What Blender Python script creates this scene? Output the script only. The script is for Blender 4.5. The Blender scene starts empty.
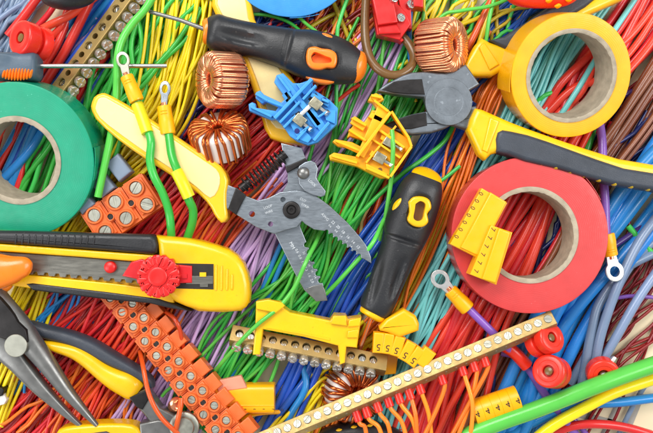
# Close-up of electrician's tools, tapes, terminals and coloured wires heaped on a pale board.
# Work frame: photo pixels (x right, y up, z up), scaled to metres by S when a mesh is built.
import bpy, math, random
from mathutils import Vector, Matrix
from mathutils.geometry import tessellate_polygon
random.seed(11)
S = 0.00045
D = 850.0
scene = bpy.context.scene
COL = scene.collection
PI = math.pi

ZO = 0.0                                   # extra height of the thing being built
def k(z): return (D - z - ZO) / D
def Q(x, y, z=0.0): return Vector(((x - 326.5) * k(z), (216.5 - y) * k(z), z))

# ------------------------------------------------------------------ materials
def lin(c):
    out = []
    for v in c:
        v = v / 255.0
        out.append(v / 12.92 if v <= 0.04045 else ((v + 0.055) / 1.055) ** 2.4)
    return (*out, 1.0)

def mat(name, col, rough=0.35, metal=0.0, var=0.10, noise=0.10, nscale=90, bump=0.0, bscale=900, coat=0.0,
        spec=0.5, speck=None, sss=0.0, stretch=None, rings=0.0, aniso=None):
    m = bpy.data.materials.new(name); m.use_nodes = True
    nt = m.node_tree; N = nt.nodes; L = nt.links
    b = N['Principled BSDF']
    tc = N.new('ShaderNodeTexCoord')
    vec = tc.outputs['Object']
    if stretch:
        mp = N.new('ShaderNodeMapping'); mp.inputs['Scale'].default_value = stretch
        L.new(vec, mp.inputs['Vector']); vec2 = mp.outputs['Vector']
    else: vec2 = vec
    base = N.new('ShaderNodeRGB'); base.outputs[0].default_value = lin(col)
    oi = N.new('ShaderNodeObjectInfo')
    ns = N.new('ShaderNodeTexNoise'); ns.inputs['Scale'].default_value = nscale; ns.inputs['Detail'].default_value = 4
    L.new(vec2, ns.inputs['Vector'])
    mr = N.new('ShaderNodeMapRange'); mr.inputs['To Min'].default_value = 1 - var; mr.inputs['To Max'].default_value = 1 + var
    L.new(oi.outputs['Random'], mr.inputs['Value'])
    mr2 = N.new('ShaderNodeMapRange'); mr2.inputs['From Min'].default_value = 0.3; mr2.inputs['From Max'].default_value = 0.7
    mr2.inputs['To Min'].default_value = 1 - noise; mr2.inputs['To Max'].default_value = 1 + noise
    L.new(ns.outputs['Fac'], mr2.inputs['Value'])
    mu = N.new('ShaderNodeMath'); mu.operation = 'MULTIPLY'
    L.new(mr.outputs[0], mu.inputs[0]); L.new(mr2.outputs[0], mu.inputs[1])
    mrh = N.new('ShaderNodeMapRange'); mrh.inputs['To Min'].default_value = 0.5 - var * 0.03; mrh.inputs['To Max'].default_value = 0.5 + var * 0.05
    L.new(oi.outputs['Random'], mrh.inputs['Value'])
    hs = N.new('ShaderNodeHueSaturation')
    L.new(base.outputs[0], hs.inputs['Color']); L.new(mu.outputs[0], hs.inputs['Value']); L.new(mrh.outputs[0], hs.inputs['Hue'])
    colout = hs.outputs['Color']
    if speck:
        n2 = N.new('ShaderNodeTexNoise'); n2.inputs['Scale'].default_value = speck[1]; n2.inputs['Detail'].default_value = 2
        L.new(vec, n2.inputs['Vector'])
        r2 = N.new('ShaderNodeMapRange'); r2.inputs['From Min'].default_value = speck[2]; r2.inputs['From Max'].default_value = speck[2] + 0.06
        r2.inputs['To Max'].default_value = speck[3]
        L.new(n2.outputs['Fac'], r2.inputs['Value'])
        mx = N.new('ShaderNodeMix'); mx.data_type = 'RGBA'
        L.new(r2.outputs[0], mx.inputs[0]); L.new(colout, mx.inputs[6]); mx.inputs[7].default_value = lin(speck[0])
        colout = mx.outputs[2]
    L.new(colout, b.inputs['Base Color'])
    b.inputs['Metallic'].default_value = metal
    b.inputs['Specular IOR Level'].default_value = spec
    if coat: b.inputs['Coat Weight'].default_value = coat; b.inputs['Coat Roughness'].default_value = 0.12
    if sss:
        b.inputs['Subsurface Weight'].default_value = sss; b.inputs['Subsurface Scale'].default_value = 0.002
    rr = N.new('ShaderNodeMapRange'); rr.inputs['From Min'].default_value = 0.3; rr.inputs['From Max'].default_value = 0.7
    rr.inputs['To Min'].default_value = max(0.03, rough - 0.07); rr.inputs['To Max'].default_value = min(1, rough + 0.07)
    n3 = N.new('ShaderNodeTexNoise'); n3.inputs['Scale'].default_value = nscale * 3; n3.inputs['Detail'].default_value = 3
    L.new(vec2, n3.inputs['Vector']); L.new(n3.outputs['Fac'], rr.inputs['Value']); L.new(rr.outputs[0], b.inputs['Roughness'])
    hgt = None
    if bump:
        n4 = N.new('ShaderNodeTexNoise'); n4.inputs['Scale'].default_value = bscale; n4.inputs['Detail'].default_value = 3
        L.new(vec2, n4.inputs['Vector']); hgt = n4.outputs['Fac']
    if rings:
        wv = N.new('ShaderNodeTexWave'); wv.wave_type = 'RINGS'; wv.rings_direction = 'Z'
        wv.inputs['Scale'].default_value = 420; wv.inputs['Distortion'].default_value = 2.5; wv.inputs['Detail'].default_value = 3
        L.new(vec, wv.inputs['Vector'])
        if hgt is None: hgt = wv.outputs['Fac']
        else:
            ad = N.new('ShaderNodeMath'); ad.operation = 'ADD'; L.new(hgt, ad.inputs[0]); L.new(wv.outputs['Fac'], ad.inputs[1]); hgt = ad.outputs[0]
    if hgt is not None:
        bp = N.new('ShaderNodeBump'); bp.inputs['Strength'].default_value = max(bump, rings); bp.inputs['Distance'].default_value = 0.0003
        L.new(hgt, bp.inputs['Height']); L.new(bp.outputs[0], b.inputs['Normal'])
    return m

M = {}
def wm(key, col, rough=0.24): M[key] = mat('insulation_' + key, col, rough, var=0.16, noise=0.07, nscale=60, sss=0.0, bump=0.05, bscale=500)
wm('green', (60, 182, 72)); wm('leaf', (92, 192, 74)); wm('yellow', (240, 214, 28)); wm('red', (222, 52, 44)); wm('thickred', (220, 50, 46))
wm('orangered', (214, 78, 30)); wm('orange', (244, 128, 36)); wm('lilac', (200, 166, 216)); wm('blue', (34, 84, 176)); wm('sky', (40, 132, 204))
wm('teal', (118, 204, 204)); wm('brown', (124, 68, 46)); wm('grey', (118, 138, 166)); wm('purple', (130, 88, 178)); wm('darkred', (140, 24, 26))
wm('olive', (206, 178, 38)); wm('navy', (34, 44, 110)); wm('tan', (222, 182, 110)); wm('violet', (70, 44, 112)); wm('bronze', (116, 84, 46), 0.22); wm('rust', (150, 60, 36))
M['board'] = mat('cream_board', (232, 218, 182), 0.6, noise=0.06, nscale=14, var=0)
M['print'] = mat('flat_grey', (158, 156, 148), 0.6, var=0)  # plain grey for the flat strips on the board
M['black'] = mat('black_rubber', (34, 35, 38), 0.42, var=0.04, noise=0.25, nscale=60, bump=0.25, bscale=1500, speck=((92, 90, 86), 900, 0.69, 0.35))
M['grip'] = mat('charcoal_rubber', (52, 58, 68), 0.48, var=0.04, noise=0.2, bump=0.35, bscale=2600)
M['greygrip'] = mat('slate_plastic', (72, 90, 106), 0.45, var=0.02, noise=0.12, bump=0.15, bscale=1600)
M['yplastic'] = mat('yellow_plastic', (244, 188, 8), 0.3, var=0.03, noise=0.07, coat=0.2, bump=0.06, bscale=500, speck=((196, 142, 14), 700, 0.7, 0.4))
M['ymark'] = mat('amber_marker_plastic', (254, 178, 8), 0.33, var=0.03, noise=0.05)
M['yclip'] = mat('yellow_clip_plastic', (246, 180, 10), 0.36, var=0.03, noise=0.05)
M['yhandle'] = mat('amber_yellow_plastic', (248, 190, 34), 0.25, var=0.02, noise=0.05, coat=0.3)
M['nickel'] = mat('nickel_clamp', (168, 164, 142), 0.34, 0.9, var=0.06, noise=0.2, nscale=300)
M['cream'] = mat('cream_sheen', (246, 220, 152), 0.22, var=0.02, noise=0.07, nscale=40, coat=0.4)  # broad reflection on the yellow stripper handles, put into a colour
M['oplastic'] = mat('orange_plastic', (250, 130, 26), 0.3, var=0.03, noise=0.05, coat=0.2)
M['oblock'] = mat('orange_terminal_plastic', (226, 108, 46), 0.38, var=0.05, noise=0.07, bump=0.08, bscale=1200)
M['rplastic'] = mat('red_plastic', (232, 44, 30), 0.3, var=0.04, noise=0.06)
M['crimson'] = mat('crimson_plastic', (212, 28, 34), 0.34, var=0.03, noise=0.06)
M['bplastic'] = mat('blue_plastic', (62, 152, 224), 0.34, var=0.03, noise=0.05)
M['steel'] = mat('bright_steel', (196, 196, 192), 0.26, 1.0, var=0.05, noise=0.12)
M['zinc'] = mat('zinc_plate', (168, 168, 156), 0.46, 1.0, var=0.08, noise=0.15, nscale=200)
M['tin'] = mat('tinned_copper', (216, 216, 214), 0.34, 0.9, var=0.05, noise=0.1, nscale=200)
M['plate'] = mat('tool_steel', (146, 154, 162), 0.32, 0.82, var=0.03, noise=0.12, nscale=130, bump=0.1, bscale=1500, stretch=(1, 5, 1))
M['forged'] = mat('forged_steel', (112, 119, 126), 0.44, 0.65, var=0.03, noise=0.2, nscale=150, bump=0.2, bscale=1300, speck=((160, 168, 176), 420, 0.66, 0.5))
M['dark'] = mat('black_oxide_steel', (44, 42, 42), 0.4, 0.6, var=0.03, noise=0.3, nscale=150, bump=0.1)
M['gun'] = mat('gunmetal', (128, 128, 126), 0.34, 0.7, var=0.03, noise=0.18, nscale=120, bump=0.06)
M['blade'] = mat('blade_steel', (136, 134, 126), 0.34, 0.9, var=0.02, noise=0.18, nscale=70, stretch=(1, 6, 1))
M['brass'] = mat('brass', (172, 146, 94), 0.48, 0.75, var=0.04, noise=0.12, nscale=160, bump=0.08, bscale=1400)
M['tarnish'] = mat('dull_brass', (170, 142, 88), 0.42, 0.7, var=0.04, noise=0.14, nscale=160, bump=0.1, bscale=1400)
M['copper'] = mat('copper_wire', (244, 166, 124), 0.17, 0.86, var=0.05, noise=0.14, nscale=200)
M['enamel'] = mat('enamelled_copper', (214, 112, 58), 0.2, 0.9, var=0.05, noise=0.16, nscale=200)
M['white'] = mat('white_core', (236, 232, 226), 0.4, var=0.02, noise=0.03)
M['card'] = mat('grey_cardboard', (170, 158, 138), 0.85, var=0.05, noise=0.18, nscale=250, bump=0.5, bscale=1100, spec=0.2)
M['ink'] = mat('black_ink', (38, 32, 24), 0.6, var=0)
M['engrave'] = mat('pale_etched_marking', (196, 201, 205), 0.6, var=0)
M['hole'] = mat('hole_shade', (30, 26, 22), 0.7, var=0)  # shade inside holes and slots, put into a near-black colour
M['heat'] = mat('slate_sleeve', (122, 138, 158), 0.45, var=0.05, noise=0.06)
M['lime'] = mat('yellow_green_sleeve', (214, 208, 26), 0.35, var=0.04, noise=0.05)
M['pink'] = mat('salmon_plastic', (224, 148, 120), 0.5, var=0.02)
def tapem(key, col, sp):
    M[key] = mat('tape_' + key, col, 0.42, var=0.02, noise=0.08, nscale=120, rings=0.06, speck=(sp, 1100, 0.7, 0.4))
    M[key + 'side'] = mat('tape_edge_' + key, col, 0.3, var=0.02, noise=0.06, nscale=50, coat=0.25)
tapem('tgreen', (8, 150, 114), (120, 214, 190)); tapem('tyellow', (238, 174, 12), (255, 226, 120)); tapem('tred', (204, 60, 58), (236, 120, 116)); tapem('tblue', (62, 150, 222), (120, 190, 236))

# ------------------------------------------------------------------ mesh builder
INV = {}
class MB:
    def __init__(s): s.v = []; s.f = []; s.mi = []
    def add(s, vs, fs, Mx=None, mi=0):
        n = len(s.v)
        up = Vector((0, 0, ZO))
        s.v += [((Mx @ Vector(p)) if Mx is not None else Vector(p)) + up for p in vs]
        s.f += [tuple(n + i for i in f) for f in fs]; s.mi += [mi] * len(fs)
        return s
    # swept round bar through work-frame points
    def tube(s, pts, r, seg=8, caps=True, mi=0, Mx=None):
        n = len(pts); rs = r if isinstance(r, (list, tuple)) else [r] * n
        T = []
        for i in range(n):
            a = pts[max(0, i - 1)]; b = pts[min(n - 1, i + 1)]
            d = (b - a); T.append(d.normalized() if d.length > 1e-9 else Vector((1, 0, 0)))
        up = Vector((0, 0, 1)) if abs(T[0].z) < 0.9 else Vector((1, 0, 0))
        nrm = (up - T[0] * up.dot(T[0])).normalized()
        vs = []; fs = []
        for i in range(n):
            nrm = (nrm - T[i] * nrm.dot(T[i]))
            nrm = nrm.normalized() if nrm.length > 1e-9 else T[i].orthogonal().normalized()
            bn = T[i].cross(nrm)
            for j in range(seg):
                a = 2 * PI * j / seg
                vs.append(pts[i] + nrm * (math.cos(a) * rs[i]) + bn * (math.sin(a) * rs[i]))
        for i in range(n - 1):
            for j in range(seg):
                j2 = (j + 1) % seg
                fs.append((i * seg + j, i * seg + j2, (i + 1) * seg + j2, (i + 1) * seg + j))
        if caps:
            fs.append(tuple(reversed(range(seg)))); fs.append(tuple((n - 1) * seg + j for j in range(seg)))
        return s.add(vs, fs, Mx, mi)
    # turned solid about local Z; profile [(r, z)] from bottom to top along the outside
    def lathe(s, prof, Mx=None, seg=32, mi=0, closed=False, caps=True):
        vs = []; fs = []; n = len(prof)
        for r, z in prof:
            for j in range(seg):
                a = 2 * PI * j / seg; vs.append((r * math.cos(a), r * math.sin(a), z))
        for i in range(n if closed else n - 1):
            i2 = (i + 1) % n
            for j in range(seg):
                j2 = (j + 1) % seg
                fs.append((i * seg + j, i * seg + j2, i2 * seg + j2, i2 * seg + j))
        if not closed and caps:
            if prof[0][0] > 1e-6: fs.append(tuple(reversed(range(seg))))
            if prof[-1][0] > 1e-6: fs.append(tuple((n - 1) * seg + j for j in range(seg)))
        return s.add(vs, fs, Mx, mi)
    # upright slab with rounded top edge, optional holes
    def prism(s, out, z0, z1, bev=0.0, holes=(), Mx=None, steps=3, mi=0, both=False):
        out = ccw([Vector((p[0], p[1])) for p in out])
        rings = []
        if both and bev:
            for i in range(steps + 1):
                a = PI / 2 * i / steps; rings.append((bev * (1 - math.sin(a)), z0 + bev * (1 - math.cos(a))))
        else: rings.append((0, z0))
        if bev:
            for i in range(steps + 1):
                a = PI / 2 * i / steps; rings.append((bev * (1 - math.cos(a)), z1 - bev * (1 - math.sin(a))))
        else: rings.append((0, z1))
        n = len(out); vs = []; fs = []
        for off, z in rings:
            o = inset(out, off) if off else out
            vs += [(p.x, p.y, z) for p in o]
        R = len(rings)
        for i in range(R - 1):
            for j in range(n):
                j2 = (j + 1) % n
                fs.append((i * n + j, i * n + j2, (i + 1) * n + j2, (i + 1) * n + j))
        top = (R - 1) * n
        hl = []
        for h in holes:
            h = list(reversed(ccw([Vector((p[0], p[1])) for p in h]))); m = len(h); st = len(vs)
            vs += [(p.x, p.y, z1) for p in h] + [(p.x, p.y, z0) for p in h]
            for j in range(m):
                j2 = (j + 1) % m; fs.append((st + j, st + j2, st + m + j2, st + m + j)[::-1])
            hl.append((st, m))
        if not holes:
            fs.append(tuple(top + j for j in range(n))); fs.append(tuple(reversed(range(n))))
        else:
            idx = [top + j for j in range(n)]
            loops = [[Vector(vs[i]) for i in idx]]
            for st, m in hl:
                ii = list(range(st, st + m)); idx += ii; loops.append([Vector(vs[i]) for i in ii])
            for t in tessellate_polygon(loops):
                a, b, c = (Vector(vs[idx[i]]) for i in t)
                tri = tuple(idx[i] for i in t)
                fs.append(tri if (b - a).cross(c - a).z > 0 else tri[::-1])
        return s.add(vs, fs, Mx, mi)
    def box(s, u0, u1, v0, v1, z0, z1, Mx=None, bev=0.0, mi=0):
        return s.prism([(u0, v0), (u1, v0), (u1, v1), (u0, v1)], z0, z1, bev, (), Mx, 2, mi)
    # plump handle: stations (x, y, z, halfwidth, halfheight) in work frame, superellipse section
    def loft(s, st, n=24, e=2.3, dents=(), sub=6, Mx=None):
        if sub: st = [tuple(p) for p in smooth([Vector5(p) for p in st], sub)]
        vs = []; fs = []; m = len(st)
        for i in range(m):
            a = st[max(0, i - 1)]; b = st[min(m - 1, i + 1)]
            d = Vector((b[0] - a[0], b[1] - a[1], 0)); d = d.normalized() if d.length > 1e-9 else Vector((1, 0, 0))
            lat = Vector((-d.y, d.x, 0)); c = Vector(st[i][:3])
            for j in range(n):
                t = 2 * PI * j / n; cs, sn = math.cos(t), math.sin(t)
                p = c + lat * (math.copysign(abs(cs) ** (2 / e), cs) * st[i][3]) + Vector((0, 0, math.copysign(abs(sn) ** (2 / e), sn) * st[i][4]))
                if sn > 0:
                    for (dc, du, lu, lv, dep) in dents:
                        q = p - dc; u = q.x * du.x + q.y * du.y; v = -q.x * du.y + q.y * du.x
                        w = (u / lu) ** 2 + (v / lv) ** 2
                        if w < 1: p.z -= dep * (1 - w) ** 1.2
                vs.append(p)
        for i in range(m - 1):
            for j in range(n):
                j2 = (j + 1) % n; fs.append((i * n + j, i * n + j2, (i + 1) * n + j2, (i + 1) * n + j))
        fs.append(tuple(reversed(range(n)))); fs.append(tuple((m - 1) * n + j for j in range(n)))
        return s.add(vs, fs, Mx)
    def build(s, name, m, parent=None, sharp=46):
        me = bpy.data.meshes.new(name)
        if parent is None:
            xs = [p.x for p in s.v]; ys = [p.y for p in s.v]; zs = [p.z for p in s.v]
            org = Vector(((min(xs) + max(xs)) / 2, (min(ys) + max(ys)) / 2, min(zs))); inv = Matrix.Translation(-org)
        else: inv = INV[parent.name]
        me.from_pydata([tuple((inv @ p) * S) for p in s.v], [], s.f)
        ms = m if isinstance(m, (list, tuple)) else [m]
        for x in ms: me.materials.append(M[x])
        if len(ms) > 1: me.polygons.foreach_set('material_index', s.mi)
        me.polygons.foreach_set('use_smooth', [True] * len(me.polygons))
        me.update(); me.set_sharp_from_angle(angle=math.radians(sharp))
        o = bpy.data.objects.new(name, me); COL.objects.link(o)
        if sharp < 60 and name not in ('winding', 'spring'):
            w = o.modifiers.new('normals', 'WEIGHTED_NORMAL'); w.keep_sharp = True; w.weight = 80
        if parent is None: o.location = org * S
        else: o.parent = parent
        INV[o.name] = inv
        return o

class Vector5(tuple):
    def __add__(a, b): return Vector5(x + y for x, y in zip(a, b))
    def __mul__(a, f): return Vector5(x * f for x in a)
def smooth(p, sub=6):
    out = []; n = len(p)
    for i in range(n - 1):
        p0 = p[max(0, i - 1)]; p1 = p[i]; p2 = p[i + 1]; p3 = p[min(n - 1, i + 2)]
        for q in range(sub):
            t = q / sub; t2 = t * t; t3 = t2 * t
            out.append(p0 * (-0.5 * t3 + t2 - 0.5 * t) + p1 * (1.5 * t3 - 2.5 * t2 + 1) + p2 * (-1.5 * t3 + 2 * t2 + 0.5 * t) + p3 * (0.5 * t3 - 0.5 * t2))
    out.append(p[-1]); return out
def ccw(p):
    a = sum(p[i].x * p[(i + 1) % len(p)].y - p[(i + 1) % len(p)].x * p[i].y for i in range(len(p)))
    return p if a > 0 else list(reversed(p))
def inset(p, d):
    n = len(p); out = []
    for i in range(n):
        a = (p[i] - p[i - 1]); b = (p[(i + 1) % n] - p[i])
        a = a.normalized() if a.length else Vector((1, 0)); b = b.normalized() if b.length else Vector((1, 0))
        na = Vector((-a.y, a.x)); nb = Vector((-b.y, b.x)); m = na + nb
        if m.length < 1e-6: m = na
        m.normalize(); c = max(0.55, m.dot(na)); out.append(p[i] + m * (d / c))
    return out
def pol(pts, z, sm=0):                    # photo outline at height z -> work-frame 2D outline
    w = [Q(x, y, z).to_2d() for x, y in pts]
    if sm: w = smooth(w + [w[0]], sm)[:-1]
    return w
def ell(cx, cy, a, b, ang=0, n=24):
    c, s_ = math.cos(ang), math.sin(ang)
    return [(cx + a * math.cos(2 * PI * i / n) * c - b * math.sin(2 * PI * i / n) * s_, cy + a * math.cos(2 * PI * i / n) * s_ + b * math.sin(2 * PI * i / n) * c) for i in range(n)]
def FR(x, y, z, dx=1, dy=0, roll=0.0):     # local X along image direction (dx, dy), local Z up, then roll about X
    a = math.atan2(-dy, dx)
    return Matrix.Translation(Q(x, y, z)) @ Matrix.Rotation(a, 4, 'Z') @ Matrix.Rotation(roll, 4, 'X')
def AX(x, y, z, ax):                       # local Z along image vector (right, down, up)
    v = Vector((ax[0], -ax[1], ax[2])).normalized()
    return Matrix.Translation(Q(x, y, z)) @ v.to_track_quat('Z', 'Y').to_matrix().to_4x4()

# ------------------------------------------------------------------ things
def tag(o, label, cat, group=None, kind=None):
    if label: o['label'] = label
    if cat: o['category'] = cat
    if group: o['group'] = group
    if kind: o['kind'] = kind
    return o
def thing(name, label, cat, Mx, group=None):
    o = bpy.data.objects.new(name, None); COL.objects.link(o)
    o.empty_display_size = 0.005
    mw = Mx.copy(); mw.translation = mw.translation * S
    o.matrix_world = mw
    INV[o.name] = Mx.inverted()
    return tag(o, label, cat, group)
def at(x, y, z=0): return Matrix.Translation(Q(x, y, z))
def path(pts, sub=6): return smooth([Q(*p) for p in pts], sub)

def screw(mb, Mx, r, h, ang=0.0, cross=False):
    # round head with a real slot (or cross recess), its top at local z = h
    mb.lathe([(r, -h), (r, h * 0.45), (r * 0.97, h * 0.55)], Mx, 20)
    w = r * 0.16
    R = Mx @ Matrix.Rotation(ang, 4, 'Z')
    def seg(a0, a1, n, offs):
        pts = [(r * 0.97 * math.cos(a0 + (a1 - a0) * i / n), r * 0.97 * math.sin(a0 + (a1 - a0) * i / n)) for i in range(n + 1)]
        return pts
    if not cross:
        t = math.asin(w / (r * 0.97))
        mb.prism(seg(t, PI - t, 10, 0), h * 0.5, h, r * 0.1, (), R, 2); mb.prism(seg(PI + t, 2 * PI - t, 10, 0), h * 0.5, h, r * 0.1, (), R, 2)
    else:
        t = math.asin(w / (r * 0.97))
        for q in range(4):
            a = q * PI / 2
            mb.prism(seg(a + t, a + PI / 2 - t, 5, 0) + [(w * math.sqrt(2) * math.cos(a + PI / 4), w * math.sqrt(2) * math.sin(a + PI / 4))], h * 0.5, h, r * 0.06, (), R, 2)

def text(body, size, mapper, thick=0.25):
    # lettering: flat glyph mesh, size in px (cap height), centred; mapper(u, v, w) -> work-frame point
    cu = bpy.data.curves.new('lettering', 'FONT'); cu.body = body; cu.size = size / 0.7; cu.align_x = 'CENTER'; cu.align_y = 'CENTER'; cu.extrude = thick
    cu.resolution_u = 4
    o = bpy.data.objects.new('lettering', cu); COL.objects.link(o)
    dg = bpy.context.evaluated_depsgraph_get(); me = bpy.data.meshes.new_from_object(o.evaluated_get(dg))
    vs = [mapper(v.co.x, v.co.y, v.co.z) for v in me.vertices]; fs = [tuple(p.vertices) for p in me.polygons]
    bpy.data.objects.remove(o); bpy.data.curves.remove(cu); bpy.data.meshes.remove(me)
    return vs, fs
STUFFSHARP = 80
def flat(Mx): return lambda u, v, w: Mx @ Vector((u, v, w))

# ------------------------------------------------------------------ wires
STUFF = MB(); STUFFM = []
def stuff_wire(key, pts, r):
    if key not in STUFFM: STUFFM.append(key)
    STUFF.tube(pts, r, 8, mi=STUFFM.index(key))
NW = [0]; CUT = {}
def wire(key, pts, r, label, group=None, name='wire', cat='wire', sub=6, seg=14):
    mb = MB(); mb.tube(path(pts, sub), r, seg)
    NW[0] += 1
    return tag(mb.build(name, key, None, 80), label, cat, group)
def bundle(key, r, n, under, ctrl, zr, label, group, name='wire', wob=0.7, rr=0.1, zu=(3, 12), keys=None):
    # ctrl: [(x, y, halfwidth)] centre line; n strands on top are things, `under` strands go to the tangle beneath
    c = smooth([Vector(p) for p in ctrl], 5)
    keep = round(n * (1.0 if r > 2.7 else 0.56)) if n else 0
    under = round(under * 1.5) + n - keep; zdeep = n - keep; n = keep
    for i in range(n + under):
        top = i < n
        m = n if top else under
        t0 = random.uniform(-1, 1) if (not top and i - n < zdeep) else -1 + 2 * ((i if top else i - n) + 0.5 + random.uniform(-.45, .45)) / m
        z = random.uniform(*zr) if top else (random.uniform(zr[0] - 2, zr[1] - 4) if i - n < zdeep else random.uniform(*zu))
        ph = random.uniform(0, 6.28); fr = random.uniform(0.5, 1.4); sw = random.uniform(-wob, wob)
        rad = r * random.uniform(1 - rr, 1 + rr)
        if r < 2.4:
            sw *= 1.5; q1 = random.uniform(0.0, .22); q2 = random.uniform(2, 4)
            if random.random() < .10: sw = random.choice((-1.5, 1.5)); z = zr[1] + 1
        else: q1 = .03; q2 = 2
        pts = []
        N = len(c); lo = random.choice([0, 0, 0, 1]); hi = N - random.choice([0, 0, 0, 1])
        for j in range(lo, hi):
            a = c[max(0, j - 1)]; b = c[min(N - 1, j + 1)]
            d = Vector((b.x - a.x, b.y - a.y)).normalized(); nn = Vector((-d.y, d.x))
            u = j / (N - 1)
            t = t0 + sw * (u - 0.5) * 2 + 0.18 * math.sin(ph + fr * 6.28 * u) + q1 * math.sin(ph * 3 + q2 * 6.28 * u)
            zz = max(rad, z + 3.0 * math.sin(ph * 2 + 6 * u))
            pts.append(Q(c[j].x + nn.x * t * c[j].z, c[j].y + nn.y * t * c[j].z, zz))
        kk = random.choice(keys) if keys else key
        if top:
            mb = MB(); mb.tube(smooth(pts, 2), rad, 8); NW[0] += 1
            tag(mb.build(name, kk, None, 80), label, 'wire', group)
        else: stuff_wire(kk, smooth(pts, 2), rad)

# ================================================================== the setting
mb = MB(); mb.box(-520, 520, -380, 380, -12, 0, None, 1)
board = tag(mb.build('tabletop', 'board'), None, None, None, 'structure')
mb = MB()
for a in ([(560, 412), (566, 407), (652, 430), (650, 438)], [(618, 398), (624, 400), (604, 440), (597, 440)], [(536, 398), (540, 392), (600, 404), (596, 411)], [(640, 392), (645, 395), (628, 436), (622, 436)]):
    mb.prism(pol(a, 0), -0.5, 0.35)
mb.build('grey_strip', 'print', board)  # flat grey strips lying on the board

# ================================================================== wire bundles
G = 'wires of the %s'
bundle('grey', 2.6, 16, 8, [(-10, 46, 18), (10, 14, 18), (32, -14, 18)], (8, 17), 'slate grey wire in the bunch filling the top left corner', 'slate grey wires in the top left corner')
bundle('green', 2.3, 24, 18, [(70, 200, 12), (92, 140, 17), (114, 84, 29), (143, 28, 27), (160, -14, 21)], (9, 19), 'mid green wire in the bunch running between brass bar and yellow wires', 'green wires beside the yellow bunch')
bundle('yellow', 1.7, 30, 18, [(-16, 420, 13), (20, 330, 16), (60, 245, 18), (108, 180, 22), (152, 120, 24), (176, 60, 22), (188, -14, 20)], (12, 21), 'thin yellow wire in the long bunch curving down from top edge past the handle', 'thin yellow wires from the top edge')
bundle('red', 1.9, 66, 30, [(322, 52, 24), (276, 105, 26), (222, 165, 32), (168, 235, 36), (112, 320, 44), (52, 404, 40), (20, 450, 36)], (8, 17), 'thin red wire in the broad bunch crossing under stripper handle and knife', 'thin red wires of the broad bunch', keys=['red', 'red', 'red', 'thickred', 'darkred'])
bundle('sky', 1.6, 12, 8, [(92, 262, 9), (66, 306, 15), (34, 352, 16), (10, 392, 10)], (10, 18), 'thin light blue wire in the short bunch below the knife', 'thin light blue wires below the knife')
bundle('orangered', 1.6, 28, 14, [(262, 165, 14), (222, 214, 16), (178, 285, 18), (142, 355, 20), (112, 410, 24), (100, 448, 24)], (10, 19), 'thin orange-red wire in the bunch between red and lilac wires', 'thin orange-red wires left of the lilac bunch', keys=['orangered', 'orange', 'orangered'])
bundle('orange', 1.6, 9, 4, [(100, 352, 9), (62, 396, 12), (24, 448, 14)], (12, 19), 'orange wire lying over the red ones at the bottom left', 'orange wires at the bottom left', keys=['orange', 'orangered'])
bundle('lilac', 1.75, 44, 20, [(388, 34, 10), (352, 100, 17), (318, 158, 19), (268, 225, 22), (222, 308, 27), (178, 384, 24), (144, 448, 22)], (9, 18), 'thin lilac wire in the bunch running down from blue block under the stripper', 'thin lilac wires of the long bunch')
bundle('sky', 2.6, 3, 2, [(318, 190, 4), (290, 240, 5), (268, 290, 7), (246, 340, 7), (226, 384, 6)], (13, 17), 'bright blue wire squeezed between lilac and green wires left of the stripper jaw', 'bright blue wires beside the lilac bunch')
bundle('green', 1.8, 40, 26, [(412, 40, 24), (382, 110, 30), (342, 190, 26), (306, 268, 27), (262, 328, 30), (216, 392, 22), (194, 424, 16)], (10, 20), 'thin green wire in the wide bunch down the middle of the heap', 'thin green wires of the middle bunch', keys=['green', 'green', 'leaf'])
bundle('orangered', 2.6, 6, 3, [(400, 130, 14), (366, 200, 18), (344, 262, 16), (318, 320, 12)], (6, 12), 'orange-red wire under green strands below the yellow rail block', 'orange-red wires below the yellow rail block')
bundle('tan', 2.2, 4, 2, [(394, 120, 20), (360, 185, 18), (330, 250, 20)], (6, 11), 'pale tan wire under green strands near the stripper jaws', 'pale tan wires near the stripper')
bundle('blue', 3.0, 13, 14, [(470, 100, 16), (438, 150, 18), (398, 212, 17), (352, 282, 19), (322, 340, 17), (300, 390, 16), (276, 446, 20)], (9, 17), 'royal blue wire in the bunch passing under the black and yellow screwdriver', 'royal blue wires of the middle bunch')
bundle('orange', 1.6, 20, 12, [(520, 40, 12), (490, 90, 13), (470, 140, 13), (450, 196, 14), (424, 262, 14), (396, 318, 15), (362, 368, 16), (330, 440, 12)], (11, 20), 'thin orange wire in the bunch from cutter jaws past the red tape', 'thin orange wires beside the red tape')
bundle('olive', 1.7, 8, 4, [(478, 110, 6), (456, 172, 8), (432, 230, 8), (402, 298, 8), (370, 348, 8)], (10, 18), 'thin mustard yellow wire between the screwdriver and orange bunch', 'thin mustard wires beside the orange bunch')
bundle('yellow', 1.8, 18, 12, [(372, 330, 8), (338, 362, 10), (316, 392, 12), (290, 446, 14)], (9, 17), 'thin yellow wire between blue wires and brass strip at the bottom', 'thin yellow wires at the bottom middle')
bundle('teal', 2.1, 24, 8, [(600, -20, 12), (556, 48, 13), (528, 108, 13), (492, 172, 14), (454, 246, 15), (424, 312, 17), (400, 366, 15), (376, 446, 12)], (10, 19), 'pale turquoise wire in the bunch running under both tape rolls', 'pale turquoise wires of the long bunch')
bundle('thickred', 3.3, 15, 10, [(588, 108, 16), (546, 180, 24), (510, 248, 30), (472, 324, 31), (446, 386, 34), (426, 450, 34)], (9, 17), 'thick red wire in the bunch running through the red tape roll', 'thick red wires through the red tape')
bundle('thickred', 4.0, 7, 5, [(668, -26, 18), (632, 36, 20), (596, 82, 22), (566, 126, 18), (548, 160, 14)], (12, 20), 'thick red wire in the top right bunch going under the yellow tape', 'thick red wires in the top right corner')
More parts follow.
